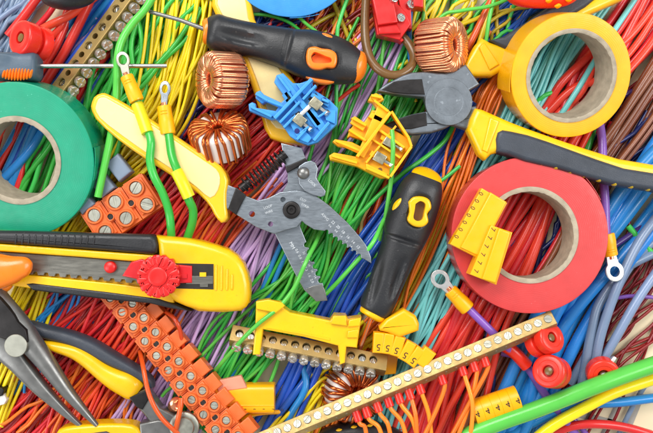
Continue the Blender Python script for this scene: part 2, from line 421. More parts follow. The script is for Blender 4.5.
bundle('brown', 3.0, 10, 6, [(676, 46, 18), (632, 116, 20), (594, 176, 18), (568, 246, 11), (530, 320, 16), (494, 386, 16), (468, 448, 12)], (10, 19), 'brown wire in the bunch sweeping under the cutter grip at right', 'brown wires at the right')
bundle('sky', 6.2, 6, 2, [(690, 130, 20), (640, 196, 27), (592, 266, 27), (558, 330, 27), (530, 396, 24), (506, 450, 22)], (12, 18), 'thick blue cable in the bunch right of the red tape', 'thick blue cables right of the red tape', rr=0.04)
bundle('darkred', 1.6, 15, 3, [(690, 240, 40), (640, 310, 30), (594, 372, 28), (552, 448, 24)], (3, 9), 'thin dark red wire showing over the cream board between grey cables', 'thin dark red wires at the right')
bundle('darkred', 1.6, 6, 0, [(690, 30, 24), (630, 98, 20), (600, 160, 20), (590, 226, 14)], (3, 8), 'thin dark red wire under the brown bunch near the yellow tape', 'thin dark red wires under the brown bunch')
bundle('darkred', 1.7, 18, 8, [(352, -14, 26), (318, 40, 28), (280, 92, 26)], (8, 15), 'thin wine red wire between the blue tape and dark screwdriver', 'thin wine red wires under the blue tape', keys=['darkred', 'darkred', 'rust', 'orange'])
bundle('navy', 2.0, 8, 4, [(300, 0, 14), (258, 34, 14), (236, 60, 12)], (6, 12), 'dark blue wire between blue tape and dark screwdriver handle', 'dark blue wires left of the blue tape', keys=['navy', 'blue'])
bundle('orange', 1.6, 18, 8, [(378, -16, 16), (352, 32, 20), (322, 92, 20), (300, 120, 10)], (9, 18), 'thin orange wire in the short bunch right of the blue tape', 'thin orange wires right of the blue tape', keys=['orange', 'orangered'])
bundle('olive', 2.2, 5, 2, [(360, -10, 24), (338, 44, 22)], (12, 18), 'mustard wire beside the bronze loop at the top', 'mustard wires by the bronze loop')
bundle('leaf', 2.0, 11, 6, [(462, -16, 20), (426, 42, 18), (398, 92, 20)], (9, 17), 'light green or yellow wire between red block and the right coil', 'light wires between red block and right coil', keys=['leaf', 'green', 'yellow', 'yellow'])
bundle('blue', 2.7, 9, 4, [(548, -20, 24), (506, 20, 26), (474, 66, 18), (446, 110, 10)], (8, 17), 'blue wire in the loose bunch above the cutter collar', 'blue wires above the cutter', keys=['blue', 'blue', 'olive'])
bundle('olive', 2.0, 8, 4, [(540, -20, 26), (508, 18, 24), (478, 56, 14)], (6, 14), 'olive or green wire among blue ones above the cutter collar', 'olive wires above the cutter', keys=['olive', 'green'])
bundle('purple', 1.5, 5, 2, [(100, 20, 8), (72, 56, 8), (44, 100, 8)], (5, 10), 'thin purple wire left of the upper brass bar', 'thin purple wires at the top left', keys=['purple', 'lilac'])
bundle('blue', 4.6, 4, 3, [(118, -14, 7), (86, 24, 12), (58, 66, 12), (34, 120, 10), (0, 190, 14)], (9, 15), 'blue cable running from top edge beside the upper brass bar', 'blue cables beside the upper brass bar', keys=['blue', 'sky'])
bundle('red', 3.2, 4, 3, [(40, 70, 30), (10, 150, 18), (-10, 210, 14)], (9, 15), 'red cable showing through the hole of the green tape', 'red cables in the green tape hole')
bundle('green', 2.6, 5, 3, [(66, 120, 10), (40, 168, 14), (14, 226, 14)], (8, 13), 'green cable showing through the hole of the green tape', 'green cables in the green tape hole')
bundle('teal', 2.2, 4, 2, [(540, 120, 10), (508, 160, 14), (486, 190, 10)], (12, 17), 'turquoise wire between cutter collar and red tape', 'turquoise wires above the red tape')
bundle('leaf', 2.0, 5, 3, [(420, 200, 12), (380, 250, 16), (330, 330, 12)], (6, 10), 'light green wire under the black and yellow screwdriver', 'light green wires under the screwdriver')
bundle('navy', 2.2, 0, 22, [(610, 90, 40), (520, 250, 40), (440, 420, 60)], (4, 8), '', '', zu=(2, 4))
bundle('navy', 2.0, 0, 24, [(250, 10, 60), (150, 170, 60), (60, 300, 50)], (4, 8), '', '', zu=(2, 4))
bundle('rust', 2.0, 0, 16, [(480, 30, 60), (420, 130, 50), (370, 240, 40)], (4, 8), '', '', zu=(2, 5))
ob = STUFF.build('wire_tangle', STUFFM, None, 80)
tag(ob, 'tangle of mixed coloured wires lying deepest under the bunches', 'wires', None, 'stuff')

# ------------------------------------------------------------------ single wires and cables
def W(key, r, pts, label, name='wire', cat='wire', group=None): return wire(key, pts, r, label, group, name, cat)
W('thickred', 4.4, [(8, 36, 16), (24, 16, 16), (44, -10, 16)], 'thick red wire leaning above the left red bushing', 'cable')
W('thickred', 4.0, [(22, 42, 12), (46, 27, 20), (72, 14, 22), (104, -10, 20)], 'thick red wire arching from bushings under the dark handle', 'cable')
W('thickred', 3.6, [(46, 42, 12), (60, 28, 17), (67, 12, 15), (72, 0, 12)], 'short thick red wire curving up behind red bushing flange', 'cable')
W('red', 4.0, [(40, 74, 12), (56, 48, 14), (68, 20, 13)], 'thick red wire beside the red bushing flange', 'cable')
W('thickred', 4.6, [(30, 110, 15), (50, 76, 18), (66, 50, 19), (82, 18, 20), (96, -12, 20)], 'long thick red wire parallel to the upper brass bar', 'cable')
W('red', 3.0, [(36, 28, 10), (50, 12, 12), (62, -8, 12)], 'dull red wire beside the purple wires at the top left', 'cable')
W('leaf', 3.6, [(160, -16, 54), (146, 8, 54), (132, 24, 54), (122, 40, 55), (117.5, 58, 56), (117, 84, 54), (115, 108, 53), (110, 140, 52), (104, 168, 52), (98, 197, 50)], 'thick green cable curving over brass bar down to the small orange block', 'cable')
W('green', 1.8, [(200, -6, 26), (230, 4, 30), (262, 2, 30), (300, -6, 28)], 'thin green wire along the top edge by the yellow stripper handle', 'wire')
W('green', 1.7, [(246, 14, 24), (266, 15, 26), (284, 20, 26), (298, 29, 24), (312, 44, 20)], 'thin green wire arching out under the blue tape', 'wire')
W('leaf', 1.7, [(288, 6, 24), (304, 22, 30), (318, 33, 40), (332, 44, 46), (342, 52, 40)], 'light green wire running over the orange screwdriver button', 'wire')
W('green', 2.0, [(350, -8, 30), (340, 20, 30), (337, 40, 30), (336, 120, 24), (334, 160, 20)], 'green wire dropping past the screwdriver tip', 'wire')
W('leaf', 1.8, [(520, -6, 28), (490, 6, 30), (460, 11, 30), (440, 18, 26), (410, 60, 20)], 'long green wire crossing above the right coil', 'wire')
W('leaf', 2.0, [(496, -8, 27), (489, 20, 28), (484, 50, 24), (470, 80, 16)], 'upright light green wire beside the thick orange one', 'wire')
W('orangered', 3.6, [(496, -10, 16), (480, 24, 18), (464, 56, 16), (452, 80, 12)], 'thick orange-red wire beside the right coil', 'cable')
W('sky', 2.8, [(410, 10, 24), (409, 34, 28), (410, 50, 26), (411, 66, 20)], 'short blue wire coming out of the red terminal block', 'wire')
W('bronze', 4.3, [(367, -14, 42), (365, 20, 42), (366, 44, 44), (372, 62, 46), (384, 73, 48), (398, 75, 48), (409, 69, 46), (414, 58, 42), (410, 46, 38), (402, 36, 36)], 'thick bronze wire bent in a loop into the red terminal block', 'cable')
W('leaf', 2.2, [(392, 130, 60), (393, 150, 62), (391, 180, 54), (386, 214, 42), (380, 240, 26)], 'light green wire hanging over the yellow rail block', 'wire')
W('green', 2.2, [(462, 104, 20), (448, 136, 26), (430, 154, 30), (405, 172, 34), (378, 196, 30), (350, 224, 26), (330, 236, 20)], 'long green wire bowing from cutter pivot to stripper jaw', 'wire')
W('leaf', 2.2, [(396, 196, 24), (384, 220, 40), (372, 244, 56), (356, 262, 46), (330, 290, 28), (310, 306, 22)], 'light green wire looped over the upper stripper jaw', 'wire')
W('leaf', 2.0, [(322, 222, 20), (318, 238, 36), (306, 262, 60), (294, 288, 58), (278, 308, 60), (258, 324, 62), (240, 342, 54), (214, 372, 24)], 'light green wire lying over lower stripper jaw and yellow bar holder', 'wire')
W('green', 1.9, [(460, 166, 24), (445, 178, 24), (430, 188, 22)], 'short green wire right of the yellow screwdriver cap', 'wire')
W('violet', 3.0, [(456, 240, 8), (440, 266, 12), (424, 286, 10)], 'dark violet wire between orange and turquoise wires', 'wire')
W('violet', 3.6, [(596, 108, 12), (622, 96, 12), (652, 86, 10)], 'purple cable showing right of the yellow tape', 'cable')
W('violet', 3.0, [(540, 330, 12), (592, 262, 17), (614, 246, 16), (650, 222, 12)], 'dark violet wire crossing under the grey cables', 'wire')
W('purple', 2.0, [(616, 298, 12), (634, 296, 14), (660, 298, 10)], 'short purple wire lying across the grey cables', 'wire')
W('purple', 4.0, [(502, 352, 20), (522, 360, 26), (546, 396, 22), (580, 440, 12)], 'purple cable leaving the red sleeve and passing under a bushing', 'cable')
for pts, lab in (([(664, 208, 20), (640, 240, 24), (622, 276, 28), (606, 318, 28), (597, 352, 24), (590, 400, 14)], 'grey cable bowing down to the bushing by the cream board'),
                 ([(652, 254, 14), (624, 270, 16), (600, 302, 20), (592, 330, 22), (585, 366, 20), (578, 410, 10)], 'leftmost grey cable curving beside thick blue cables'),
                 ([(670, 226, 10), (636, 258, 14), (616, 290, 16), (596, 338, 14), (570, 384, 10)], 'grey cable lying lower between two other grey cables'),
                 ([(668, 256, 18), (640, 296, 22), (618, 334, 22), (600, 366, 18), (584, 400, 10)], 'rightmost grey cable lying over the cream board')):
    W('grey', 4.6, pts, lab, 'cable')
W('red', 3.2, [(74, 104, 10), (94, 70, 12), (116, 46, 12), (130, 22, 10)], 'red cable lying under the side screws of the upper brass bar', 'cable')
W('blue', 3.4, [(66, 130, 10), (86, 100, 12), (100, 78, 12), (112, 60, 8)], 'blue cable end below the side screws of the upper brass bar', 'cable')
W('grey', 2.6, [(646, 384, 6), (634, 404, 6), (616, 440, 4)], 'thin grey wire lying on cream board at bottom right', 'wire')
W('green', 3.0, [(628, 226, 14), (640, 240, 16), (660, 262, 12)], 'short green wire peeping between grey cables', 'wire')
W('darkred', 1.5, [(664, 334, 6), (640, 350, 8), (622, 364, 8), (604, 384, 5)], 'thin dark red wire lying loose on the cream board', 'wire')
W('leaf', 8.0, [(452, 442, 40), (490, 426, 42), (540, 408, 44), (590, 388, 44), (630, 373, 42), (668, 360, 40)], 'very thick green cable slanting across the bottom right', 'cable')
W('yellow', 5.6, [(528, 446, 26), (552, 426, 28), (584, 408, 28), (616, 392, 26), (664, 376, 22)], 'thick yellow cable curving under the thick green one', 'cable')
W('sky', 4.6, [(502, 440, 14), (536, 422, 16), (576, 406, 18), (622, 402, 18), (668, 396, 16)], 'blue cable curving under the thick yellow one at bottom right', 'cable')
W('red', 4.4, [(536, 442, 12), (566, 428, 16), (594, 424, 18), (628, 428, 16), (666, 440, 12)], 'thick red cable bowed along the bottom edge', 'cable')
W('purple', 3.0, [(566, 414, 6), (578, 424, 8), (590, 440, 6)], 'purple cable end at the bottom edge under the red cable', 'cable')
W('orangered', 2.0, [(166, 312, 30), (174, 318, 40), (180, 330, 40), (184, 352, 30)], 'orange-red wire sticking out below the knife wheel', 'wire')
W('orangered', 2.2, [(140, 352, 24), (143, 366, 50), (149, 394, 60), (160, 416, 60), (176, 432, 54), (196, 448, 40)], 'orange-red wire bowed over the plier joint at bottom', 'wire')
W('orangered', 2.4, [(181, 398, 56), (180, 410, 58), (177, 424, 56), (174, 440, 44)], 'short orange-red wire beside the long orange terminal strip', 'wire')
W('ymark', 2.2, [(228, 430, 16), (246, 417, 22), (262, 413, 24), (280, 412, 20)], 'amber wire curling out under the yellow marker tube', 'wire')
W('blue', 3.6, [(262, 440, 14), (278, 416, 18), (296, 392, 20), (308, 374, 16), (312, 352, 14)], 'bright blue wire bent below the holed brass bar', 'wire')
W('sky', 3.4, [(278, 440, 14), (292, 412, 20), (302, 396, 22), (306, 382, 20), (302, 360, 14)], 'blue wire curving beside the yellow wires under the bar', 'wire')
for i, (a, b, c) in enumerate((((546, 106), (562, 82), (588, 56)), ((548, 112), (574, 88), (604, 78)), ((560, 112), (582, 90), (600, 50)))):
    W('red', 4.2, [(a[0] - 14, a[1] + 16, 12), (*a, 15), (*b, 20), (*c, 18), (c[0] + 14, c[1] - 18, 12)], ['thick red wire leaning left inside the yellow tape hole', 'thick red wire crossing over another inside the yellow tape hole', 'thick red wire on the right inside the yellow tape hole'][i], 'cable')
W('teal', 2.8, [(556, 122, 18), (576, 92, 24), (594, 62, 22), (612, 34, 20), (640, -8, 18)], 'pale turquoise wire over the red ones inside yellow tape', 'wire')
W('green', 2.2, [(526, 112, 14), (544, 96, 20), (556, 92, 18)], 'cut end of a green wire inside the yellow tape', 'wire')
W('green', 4.0, [(578, 170, 12), (588, 146, 14), (594, 122, 10)], 'dark green cable under the yellow tape edge', 'cable')
W('sky', 4.2, [(-8, 188, 14), (10, 172, 17), (30, 150, 17), (44, 128, 12)], 'blue cable inside the green tape hole', 'cable')

# ================================================================== tape rolls
def tape(x, y, z, R, rc, ri, h, lean, key, label, tail):
    # (x, y, z) = centre of the upper face; lean = image direction the upper face leans to
    Mx = AX(x, y, z, (lean[0], lean[1], 1))
    t = thing('tape_roll', label, 'tape roll', Mx)
    mb = MB()
    b = 1.2
    mb.lathe([(rc, -h), (R - b, -h), (R, -h + b)] + [(R, -b)], Mx, 96, 1, caps=False)
    mb.lathe([(R, -b), (R - b * .3, -b * .3), (R - b, 0), (R * .9, 0.25), (R * .8, 0.1), (rc, 0)], Mx, 96, 0, caps=False)
    mb.build('tape', [key, key + 'side'], t, 30)
    mb = MB(); n = 96; vs = []; fs = []
    prof = [(rc, -h - .4), (rc, 0.9), (rc - 1.2, 1.3), (ri + 1, 1.2), (ri, 0.6), (ri, -h - .4)]
    for r, zz in prof:
        for j in range(n):
            a = 2 * PI * j / n; jj = random.uniform(-.35, .35) if ri - .1 < r < rc - 1 and zz > 0 else 0
            vs.append(((r + jj) * math.cos(a), (r + jj) * math.sin(a), zz + jj * .6))
    m = len(prof)
    for i in range(m):
        for j in range(n):
            j2 = (j + 1) % n; i2 = (i + 1) % m
            fs.append((i * n + j, i * n + j2, i2 * n + j2, i2 * n + j))
    mb.add(vs, fs, Mx); mb.build('cardboard_core', 'card', t, 30)
    # loose end of the winding, lifting off the side
    a0 = tail; vs = []; fs = []; m = 14
    for i in range(m + 1):
        a = a0 + 0.42 * i / m; rr = R + .25 + 1.7 * (i / m) ** 2.2
        for q, dr in ((0, 0), (0, .45), (1, .45), (1, 0)): vs.append(((rr + dr) * math.cos(a), (rr + dr) * math.sin(a), (-h + .6) if q == 0 else -.6))
    for i in range(m):
        for q in range(4): fs.append((i * 4 + q, i * 4 + (q + 1) % 4, i * 4 + 4 + (q + 1) % 4, i * 4 + 4 + q))
    fs += [(0, 1, 2, 3), (m * 4 + 3, m * 4 + 2, m * 4 + 1, m * 4)]
    mb = MB(); mb.add(vs, fs, Mx); mb.build('tape_tail', key + 'side', t)
    return t
tape(17.5, 160.5, 58, 72.5, 41.5, 36.5, 36, (-0.06, 0.19), 'tgreen', 'green roll of insulating tape at the left edge', .05)
tape(291, -56, 52, 67, 40, 36, 30, (0, 0.24), 'tblue', 'blue roll of insulating tape cut off by the top edge', -1.6)
tape(571.5, 76, 66, 57, 43, 39, 40, (0.10, 0.25), 'tyellow', 'yellow roll of insulating tape over the cutter handle', 2.6)
tape(530, 235, 60, 73, 45, 40.5, 38, (0.0, 0.0), 'tred', 'red roll of insulating tape right of centre', 3.6)

# ================================================================== screwdrivers
def shaft(t, pts, r, m='steel'):
    mb = MB(); mb.tube([Q(*p) for p in pts], r, 16); return mb.build('shaft', m, t)
def st(l): return [(*Q(x, y, z), w * k(z), h * k(z)) for x, y, z, w, h in l]
def ringhole(t, x, y, z, pts_o, pts_i, h, m):
    mb = MB(); mb.prism(pol(pts_o, z, 3), z - 8, z + h, 2.2, [pol(pts_i, z, 3)]); o = mb.build('hanging_hole_ring', m, t)
    mb = MB(); mb.prism(pol(pts_i, z, 3), z - 9, z - 5, 0); mb.build('hole_floor', m if m != 'yplastic' else 'bronze', o)
# black and orange
t = thing('screwdriver', 'black handled screwdriver with orange end cap and orange hanging hole', 'screwdriver', at(285, 48, 20))
dn = [(Q(243, 41, 46), Vector((.97, -.23)), 26, 6, 5), (Q(289, 48, 46), Vector((.25, .97)), 24, 4, 2.2), (Q(322, 58.5, 66), Vector((.97, -.23)), 17, 10, 11)]
mb = MB(); mb.loft(st([(208, 31, 46, 9, 9), (210, 31, 46, 15, 14), (216, 32.5, 46, 18, 18), (226, 35, 46, 17.5, 18), (250, 40, 46, 17, 18), (275, 46, 46, 19, 19.5), (287, 49, 46, 20.5, 20), (294, 51, 46, 21.5, 21), (306, 54, 46, 24, 23), (325, 58.5, 46, 24.5, 23), (340, 62.5, 46, 22.5, 21), (352, 66, 46, 18.5, 17), (359, 67.5, 46, 15, 14)]), 48, 2.5, dn, 8)
mb.build('handle', 'black', t)
mb = MB(); mb.loft(st([(204.5, 30.5, 46, 8, 8), (206, 30.5, 46, 13, 13), (212, 32, 46, 13, 13)]), 32, 2); mb.build('collar', 'oplastic', t)
mb = MB(); mb.loft(st([(350, 65.5, 46, 16, 15), (358, 67.3, 46, 16.2, 15), (362, 68.3, 46, 14, 13), (365, 69, 46, 9, 9), (366.5, 69.3, 46, 3, 4)]), 32, 2.2); mb.build('end_cap', 'oplastic', t)
ringhole(t, 0, 0, 66, [(306, 57), (308, 49), (315, 47), (322, 49), (330, 50), (336, 54), (337, 62), (334, 68), (327, 68), (320, 70), (312, 69), (307, 64)], [(311, 57), (314, 53), (319, 54), (326, 57), (331, 59), (331, 63), (325, 64), (319, 64), (313, 63)], 4.5, 'oplastic')
mb = MB(); mb.loft(st([(316, 34.5, 55, 1, 3), (324, 37, 56, 4, 7), (334, 42, 56, 4, 7), (344, 48, 55, 1, 3)]), 16, 2); mb.build('side_window', 'oplastic', t)
mb = MB(); mb.loft(st([(306, 77, 52, 1, 3), (316, 80.5, 52, 3, 5), (326, 82, 52, 3, 5), (334, 82, 52, 1, 3)]), 16, 2); mb.build('side_window', 'oplastic', t)
shaft(t, [(208, 30.5, 46), (180, 20, 46), (151, 12, 46), (149, 11.4, 46)], [2.2, 2.0, 1.9, 1.4], 'gun')
# black and yellow
t = thing('screwdriver', 'black handled screwdriver with yellow end cap standing between blue and orange wires', 'screwdriver', at(405, 240, 20))
dn = [(Q(397, 278, 55), Vector((-.3, -.95)), 24, 5, 5), (Q(376, 282, 55), Vector((-.25, -.97)), 26, 4, 3.5), (Q(403, 240, 46), Vector((.95, -.3)), 26, 3, 3), (Q(419, 211, 66), Vector((-.3, -.95)), 17, 10, 11)]
mb = MB(); mb.loft(st([(426, 178, 48, 16, 14), (423, 186, 48, 20.5, 18), (418, 198, 47, 23, 21), (411, 217, 46, 24, 22), (406, 231, 46, 23, 21), (403, 240, 46, 21.5, 20), (399, 250, 46, 19.5, 19), (391, 270, 46, 18, 18), (383, 290, 46, 17, 17.5), (377, 304, 46, 17, 17), (374, 311, 46, 15, 15), (373, 313, 46, 11, 11)]), 48, 2.4, dn, 8)
mb.build('handle', 'black', t)
mb = MB(); mb.lathe([(15.2, -6), (15.2, -0.5), (14.2, 1.2), (10, 2.6), (4, 3.2), (0, 3.3)], AX(427, 177, 50, (0.30, -0.75, 0.62)), 36); mb.build('end_cap', 'yplastic', t)
mb = MB(); mb.loft(st([(374.5, 309, 46, 13.5, 13), (373, 313.5, 46, 14, 13.5), (371.8, 316.5, 46, 12.5, 12), (371, 318, 46, 7, 7)]), 32, 2); mb.build('collar', 'yplastic', t)
ringhole(t, 0, 0, 66, [(408, 202), (413, 197), (422, 196.5), (429, 200), (431, 208), (427, 214), (428, 222), (422, 227), (413, 226), (407, 220), (409, 212)], [(415, 204), (420, 201), (425, 204), (424, 211), (422, 219), (417, 221), (413, 218), (414, 211)], 4.5, 'yplastic')
mb = MB(); mb.loft(st([(403, 188, 55, 1, 3), (402, 198, 57, 3.2, 6), (397, 206, 57, 4, 6), (392, 213, 55, 1.5, 3)]), 16, 2); mb.build('side_window', 'yplastic', t)
shaft(t, [(372, 316, 46), (362, 343, 38), (354, 366, 32), (350, 378, 29)], 2.4, 'copper')  # coppery light on the shaft is put into its colour
# slate grey at the left edge
t = thing('screwdriver', 'slate grey screwdriver with orange ribbed grip and bare shaft', 'screwdriver', at(20, 66, 25))
mb = MB(); mb.loft(st([(-40, 67, 52, 15, 15), (0, 67, 52, 14, 15), (20, 67, 52, 14, 15), (34, 67.2, 52, 14.3, 15), (38.5, 67.2, 52, 12.5, 13), (40.5, 67.2, 52, 8, 9)]), 40, 3.2, [(Q(18, 73.5, 0), Vector((1, 0.1)), 19, 7.5, 4)]); mb.build('handle', 'greygrip', t)
mb = MB()
for i in range(10):
    x = 4 + i * 3.0; hh = 6.6 * math.sqrt(max(0.05, 1 - ((x - 18) / 17.5) ** 2))
    mb.loft([(*Q(x + 1.5, 74 - hh, 65), .5, .6), (*Q(x + .6, 74 - hh * .5, 64.6), 1.2, 2.6), (*Q(x - .6, 74 + hh * .5, 64.4), 1.2, 2.6), (*Q(x - 1.5, 74 + hh, 64.4), .5, .6)], 8, 2, (), 3)
mb.build('ribbed_insert', 'oplastic', t)
shaft(t, [(36, 66, 52), (100, 66, 52), (165, 66, 52), (167, 66, 52)], [2.2, 2.1, 2.1, 1.9], 'steel')

# ================================================================== wire stripper
t = thing('wire_stripper', 'grey steel wire stripper with yellow handles, painted cream sheen and black spring', 'wire stripper', at(290, 210, 30))
def teeth(a, b, n, side):                  # half-round notches along a jaw edge
    dx, dy = b[0] - a[0], b[1] - a[1]; L_ = math.hypot(dx, dy); ux, uy = dx / L_, dy / L_; nx, ny = uy * side, -ux * side
    out = []; p = L_ / n; r = p * .36
    for i in range(n):
        c = (i + .5) * p
        for q in range(7):
            th = PI * q / 6
            out.append((a[0] + ux * (c - r * math.cos(th)) - nx * -r * math.sin(th) * 1.25, a[1] + uy * (c - r * math.cos(th)) - ny * -r * math.sin(th) * 1.25))
    return out
h1 = [(90, 106), (93, 97), (101, 92.5), (110, 95), (138, 111), (176, 136), (206, 156), (221, 166), (228, 180), (226.5, 192), (226.5, 206), (227.5, 218), (221, 223), (213.5, 214), (210, 207), (198, 194), (170, 175), (148, 161), (118, 140), (95, 119)]
def inner(pts, d, z): return inset(ccw(pol(pts, z, 2)), d)
mb = MB(); mb.prism(pol(h1, 60, 2), 34, 60, 3.6, (), None, 4, both=True); hd = mb.build('handle', 'yhandle', t)
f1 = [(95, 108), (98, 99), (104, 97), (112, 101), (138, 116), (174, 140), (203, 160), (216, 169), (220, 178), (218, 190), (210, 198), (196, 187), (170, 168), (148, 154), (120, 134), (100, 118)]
mb = MB(); mb.prism(pol(f1, 61, 2), 58, 61.2, 1.1); mb.build('handle_sheen', 'cream', hd)  # cream inlay paints the sheen on the yellow handle
h2 = [(211, 4), (217, -16), (246, -14), (254, 18), (270, 45), (297, 84), (318, 126), (318, 142), (300, 144.5), (270, 138), (261, 116), (248, 76), (236, 48), (220, 24)]
mb = MB(); mb.prism(pol(h2, 40, 2), 18, 40, 5, (), None, 4, both=True); hd = mb.build('handle', 'yhandle', t)
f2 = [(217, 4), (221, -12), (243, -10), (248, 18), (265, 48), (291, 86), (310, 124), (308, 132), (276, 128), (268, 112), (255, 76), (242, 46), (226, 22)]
mb = MB(); mb.prism(pol(f2, 41, 2), 38, 41.2, 1.1); mb.build('handle_sheen', 'cream', hd)  # same painted sheen on the upper handle
# lower jaw plate (joined to the upper handle)
pB = [(281, 143), (302, 148), (305.5, 158), (312, 166), (318, 180), (314, 192), (300, 226), *teeth((306, 241), (323, 284), 6, -1), (324.5, 290), (327, 300), (316, 301), (304, 290), (294, 272), (275, 234), (277, 214), (281, 194), (287.5, 183), (287.5, 172), (285, 166)]
mb = MB(); mb.prism(pol(pB, 50), 44, 50, 0.7); jb = mb.build('jaw_plate', 'plate', t)
mb = MB(); mb.prism(pol([(305, 289), (312, 286), (322, 284), (325, 290), (327.5, 300.5), (316, 301.5)], 50.6, 1), 49.5, 51.5, 0.6); mb.build('jaw_tip', 'gun', jb)
# upper jaw plate (joined to the lower handle)
pA = [(225, 184), (236, 188), (246, 196), (258, 200.5), (268, 198), (280, 192), (296, 190.5), (312, 192.5), (330, 206), (348, 223), (361, 238), (366, 245), (368, 249), (371, 257), (371.5, 263.5), (364, 259), *teeth((361, 258), (324, 230.5), 8, -1), (314, 229.5), (305, 224), (302, 221), (297, 227), (286, 230), (274, 234), (256, 227), (240, 217), (226, 208)]
holes = [pol(ell(252, 214, 3, 3), 57), pol(ell(283, 199.5, 2.6, 2.6), 57), pol(ell(270.5, 224, 2.6, 2.6), 57)]
mb = MB(); mb.prism(pol(pA, 57), 51.5, 57, 0.7, holes); ja = mb.build('jaw_plate', 'plate', t)
# bent tabs that enter the handles
mb = MB(); mb.prism(pol([(236, 187), (246, 195), (236, 215), (228, 209)], 59), 57, 59.5, 1); mb.build('bent_tab', 'dark', ja)
mb = MB(); mb.prism(pol([(285, 167), (305, 158), (308, 161.5), (287, 173)], 53), 49, 53.5, 1); mb.build('bent_tab', 'dark', jb)
mb = MB(); mb.lathe([(8.2, 0), (8.2, 1.8), (7.4, 2.6), (4.6, 2.6), (3.9, 1.0), (3.0, 1.0), (2.6, 1.0)], at(291.5, 210, 57), 36); mb.lathe([(3.2, 0), (3.2, 2.2), (1.6, 2.2), (1.4, .8), (0, .8)], at(291.5, 210, 57), 24); mb.build('pivot', 'dark', t)
mb = MB(); mb.prism(pol([(297.5, 171), (299, 166), (305, 162), (311, 160.5), (315.5, 162.5), (318, 168.5), (316.5, 178), (320.5, 184), (325.8, 191), (325, 195.5), (321, 197), (312.5, 195), (304.5, 191), (299, 184)], 60, 1), 57, 60.5, 0.9); lk = mb.build('lock_lever', 'plate', t)
mb = MB(); mb.lathe([(6, 0), (5.6, 2), (4, 3.6), (2, 4.3), (0, 4.5)], at(303.5, 173, 60), 28); mb.build('rivet', 'gun', lk)
# spring
mb = MB(); a, b = Q(243, 187, 54), Q(284, 155, 54); ax = (b - a); L_ = ax.length; ax.normalize(); n1 = Vector((0, 0, 1)); n2 = ax.cross(n1)
pts = []; turns = 11
for i in range(turns * 18 + 1):
    th = 2 * PI * i / 18; f = i / (turns * 18); rad = 7.2 if 0.06 < f < .94 else 5.5
    ff = f + 0.02 * math.sin(2 * PI * f)
    pts.append(a + ax * (ff * L_) + (n1 * math.cos(th) + n2 * math.sin(th)) * rad)
mb.tube(pts, 0.8, 8); mb.build('spring', 'dark', t)
mb = MB(); mb.tube([a - ax * 3, a + ax * 8], 4.2, 20); mb.tube([b - ax * 8, b + ax * 2], 4.2, 20); mb.build('spring_seat', 'dark', t)
# etched gauge numbers
def etch(parent, items, z, ang, size):
    mb = MB()
    for s_, x, y in items:
        Mx = FR(x, y, z, math.cos(ang), math.sin(ang)); mb.add(*text(s_, size, flat(Mx), .12))
    mb.build('etched_lettering', 'engrave', parent, 20)
etch(jb, [('MM', 292, 245.5)], 50.2, 1.1, 3.2)
etch(jb, [('0.6', 297, 251), ('0.8', 300, 257), ('1.0', 303, 263), ('1.3', 306, 269), ('1.6', 309, 275), ('2.0', 312, 281)], 50.2, 1.1, 2.4)
etch(jb, [('22', 304, 253), ('20', 306.5, 259), ('18', 309, 265), ('16', 312, 271), ('14', 315, 277)], 50.2, 1.1, 2.0)
etch(ja, [('AWG', 325, 217), ('22', 333, 222.5), ('20', 338, 227), ('18', 343, 232), ('16', 348, 237), ('14', 353, 242), ('12', 358, 247)], 57.2, 0.82, 2.6)
etch(ja, [('0.6', 330, 226), ('0.8', 336, 231), ('1.0', 341, 236), ('1.3', 346, 241), ('1.6', 351, 246)], 57.2, 0.82, 1.8)
etch(ja, [('CUT', 303, 200), ('STRIP', 305, 206)], 57.2, 0.5, 2.2)
etch(ja, [('LOOP', 268, 207), ('WIRE', 269, 212)], 57.2, -0.35, 2.2)
etch(lk, [('LOCK', 312, 183)], 60.7, 0.75, 2.4)

# ================================================================== side cutter
t = thing('side_cutter', 'side cutting pliers with black blades and yellow and charcoal handles', 'pliers', at(448, 102, 25))
mb = MB(); mb.prism(pol([(377, 91), (385, 84), (394, 79.5), (403, 75), (412, 72), (424, 71.5), (438, 73), (446, 73), (456, 70), (466, 64), (480, 84), (467, 92), (470, 102), (462, 122), (448, 124), (430, 112), (426.5, 104), (424, 97), (408, 95.5), (394, 94)], 54, 1), 40, 54, 2.2); ju = mb.build('jaw', 'forged', t)
mb = MB(); mb.prism(pol([(382, 89.5), (394, 81.5), (408, 79.5), (422, 79), (425, 94.5), (408, 94), (394, 92.7)], 55), 52, 55.2, 0.8); mb.build('blade', 'dark', ju)
mb = MB(); mb.prism(pol([(384, 124.6), (397.7, 118.5), (412, 114), (426.5, 111.2), (430, 106), (452, 120), (462, 106), (477, 106), (475, 118), (469, 130), (452, 124.5), (446, 128), (432, 132.5), (412, 134.5), (398, 132), (389, 129)], 51, 1), 38, 51, 2.2); jl = mb.build('jaw', 'forged', t)
mb = MB(); mb.prism(pol([(386, 124.8), (398, 119.5), (412, 115), (426, 112.5), (427.3, 125.3), (411, 129), (397, 128.8)], 52), 49, 52.2, 0.8); mb.build('blade', 'dark', jl)
mb = MB(); mb.lathe([(22, -4), (22, 1.9), (21.7, 2.2), (13.8, 2.2), (13.6, 2.0), (13.3, 2.0), (13.1, 2.2), (0, 2.2)], at(448.5, 102, 52.4), 64); mb.build('joint', 'forged', t)
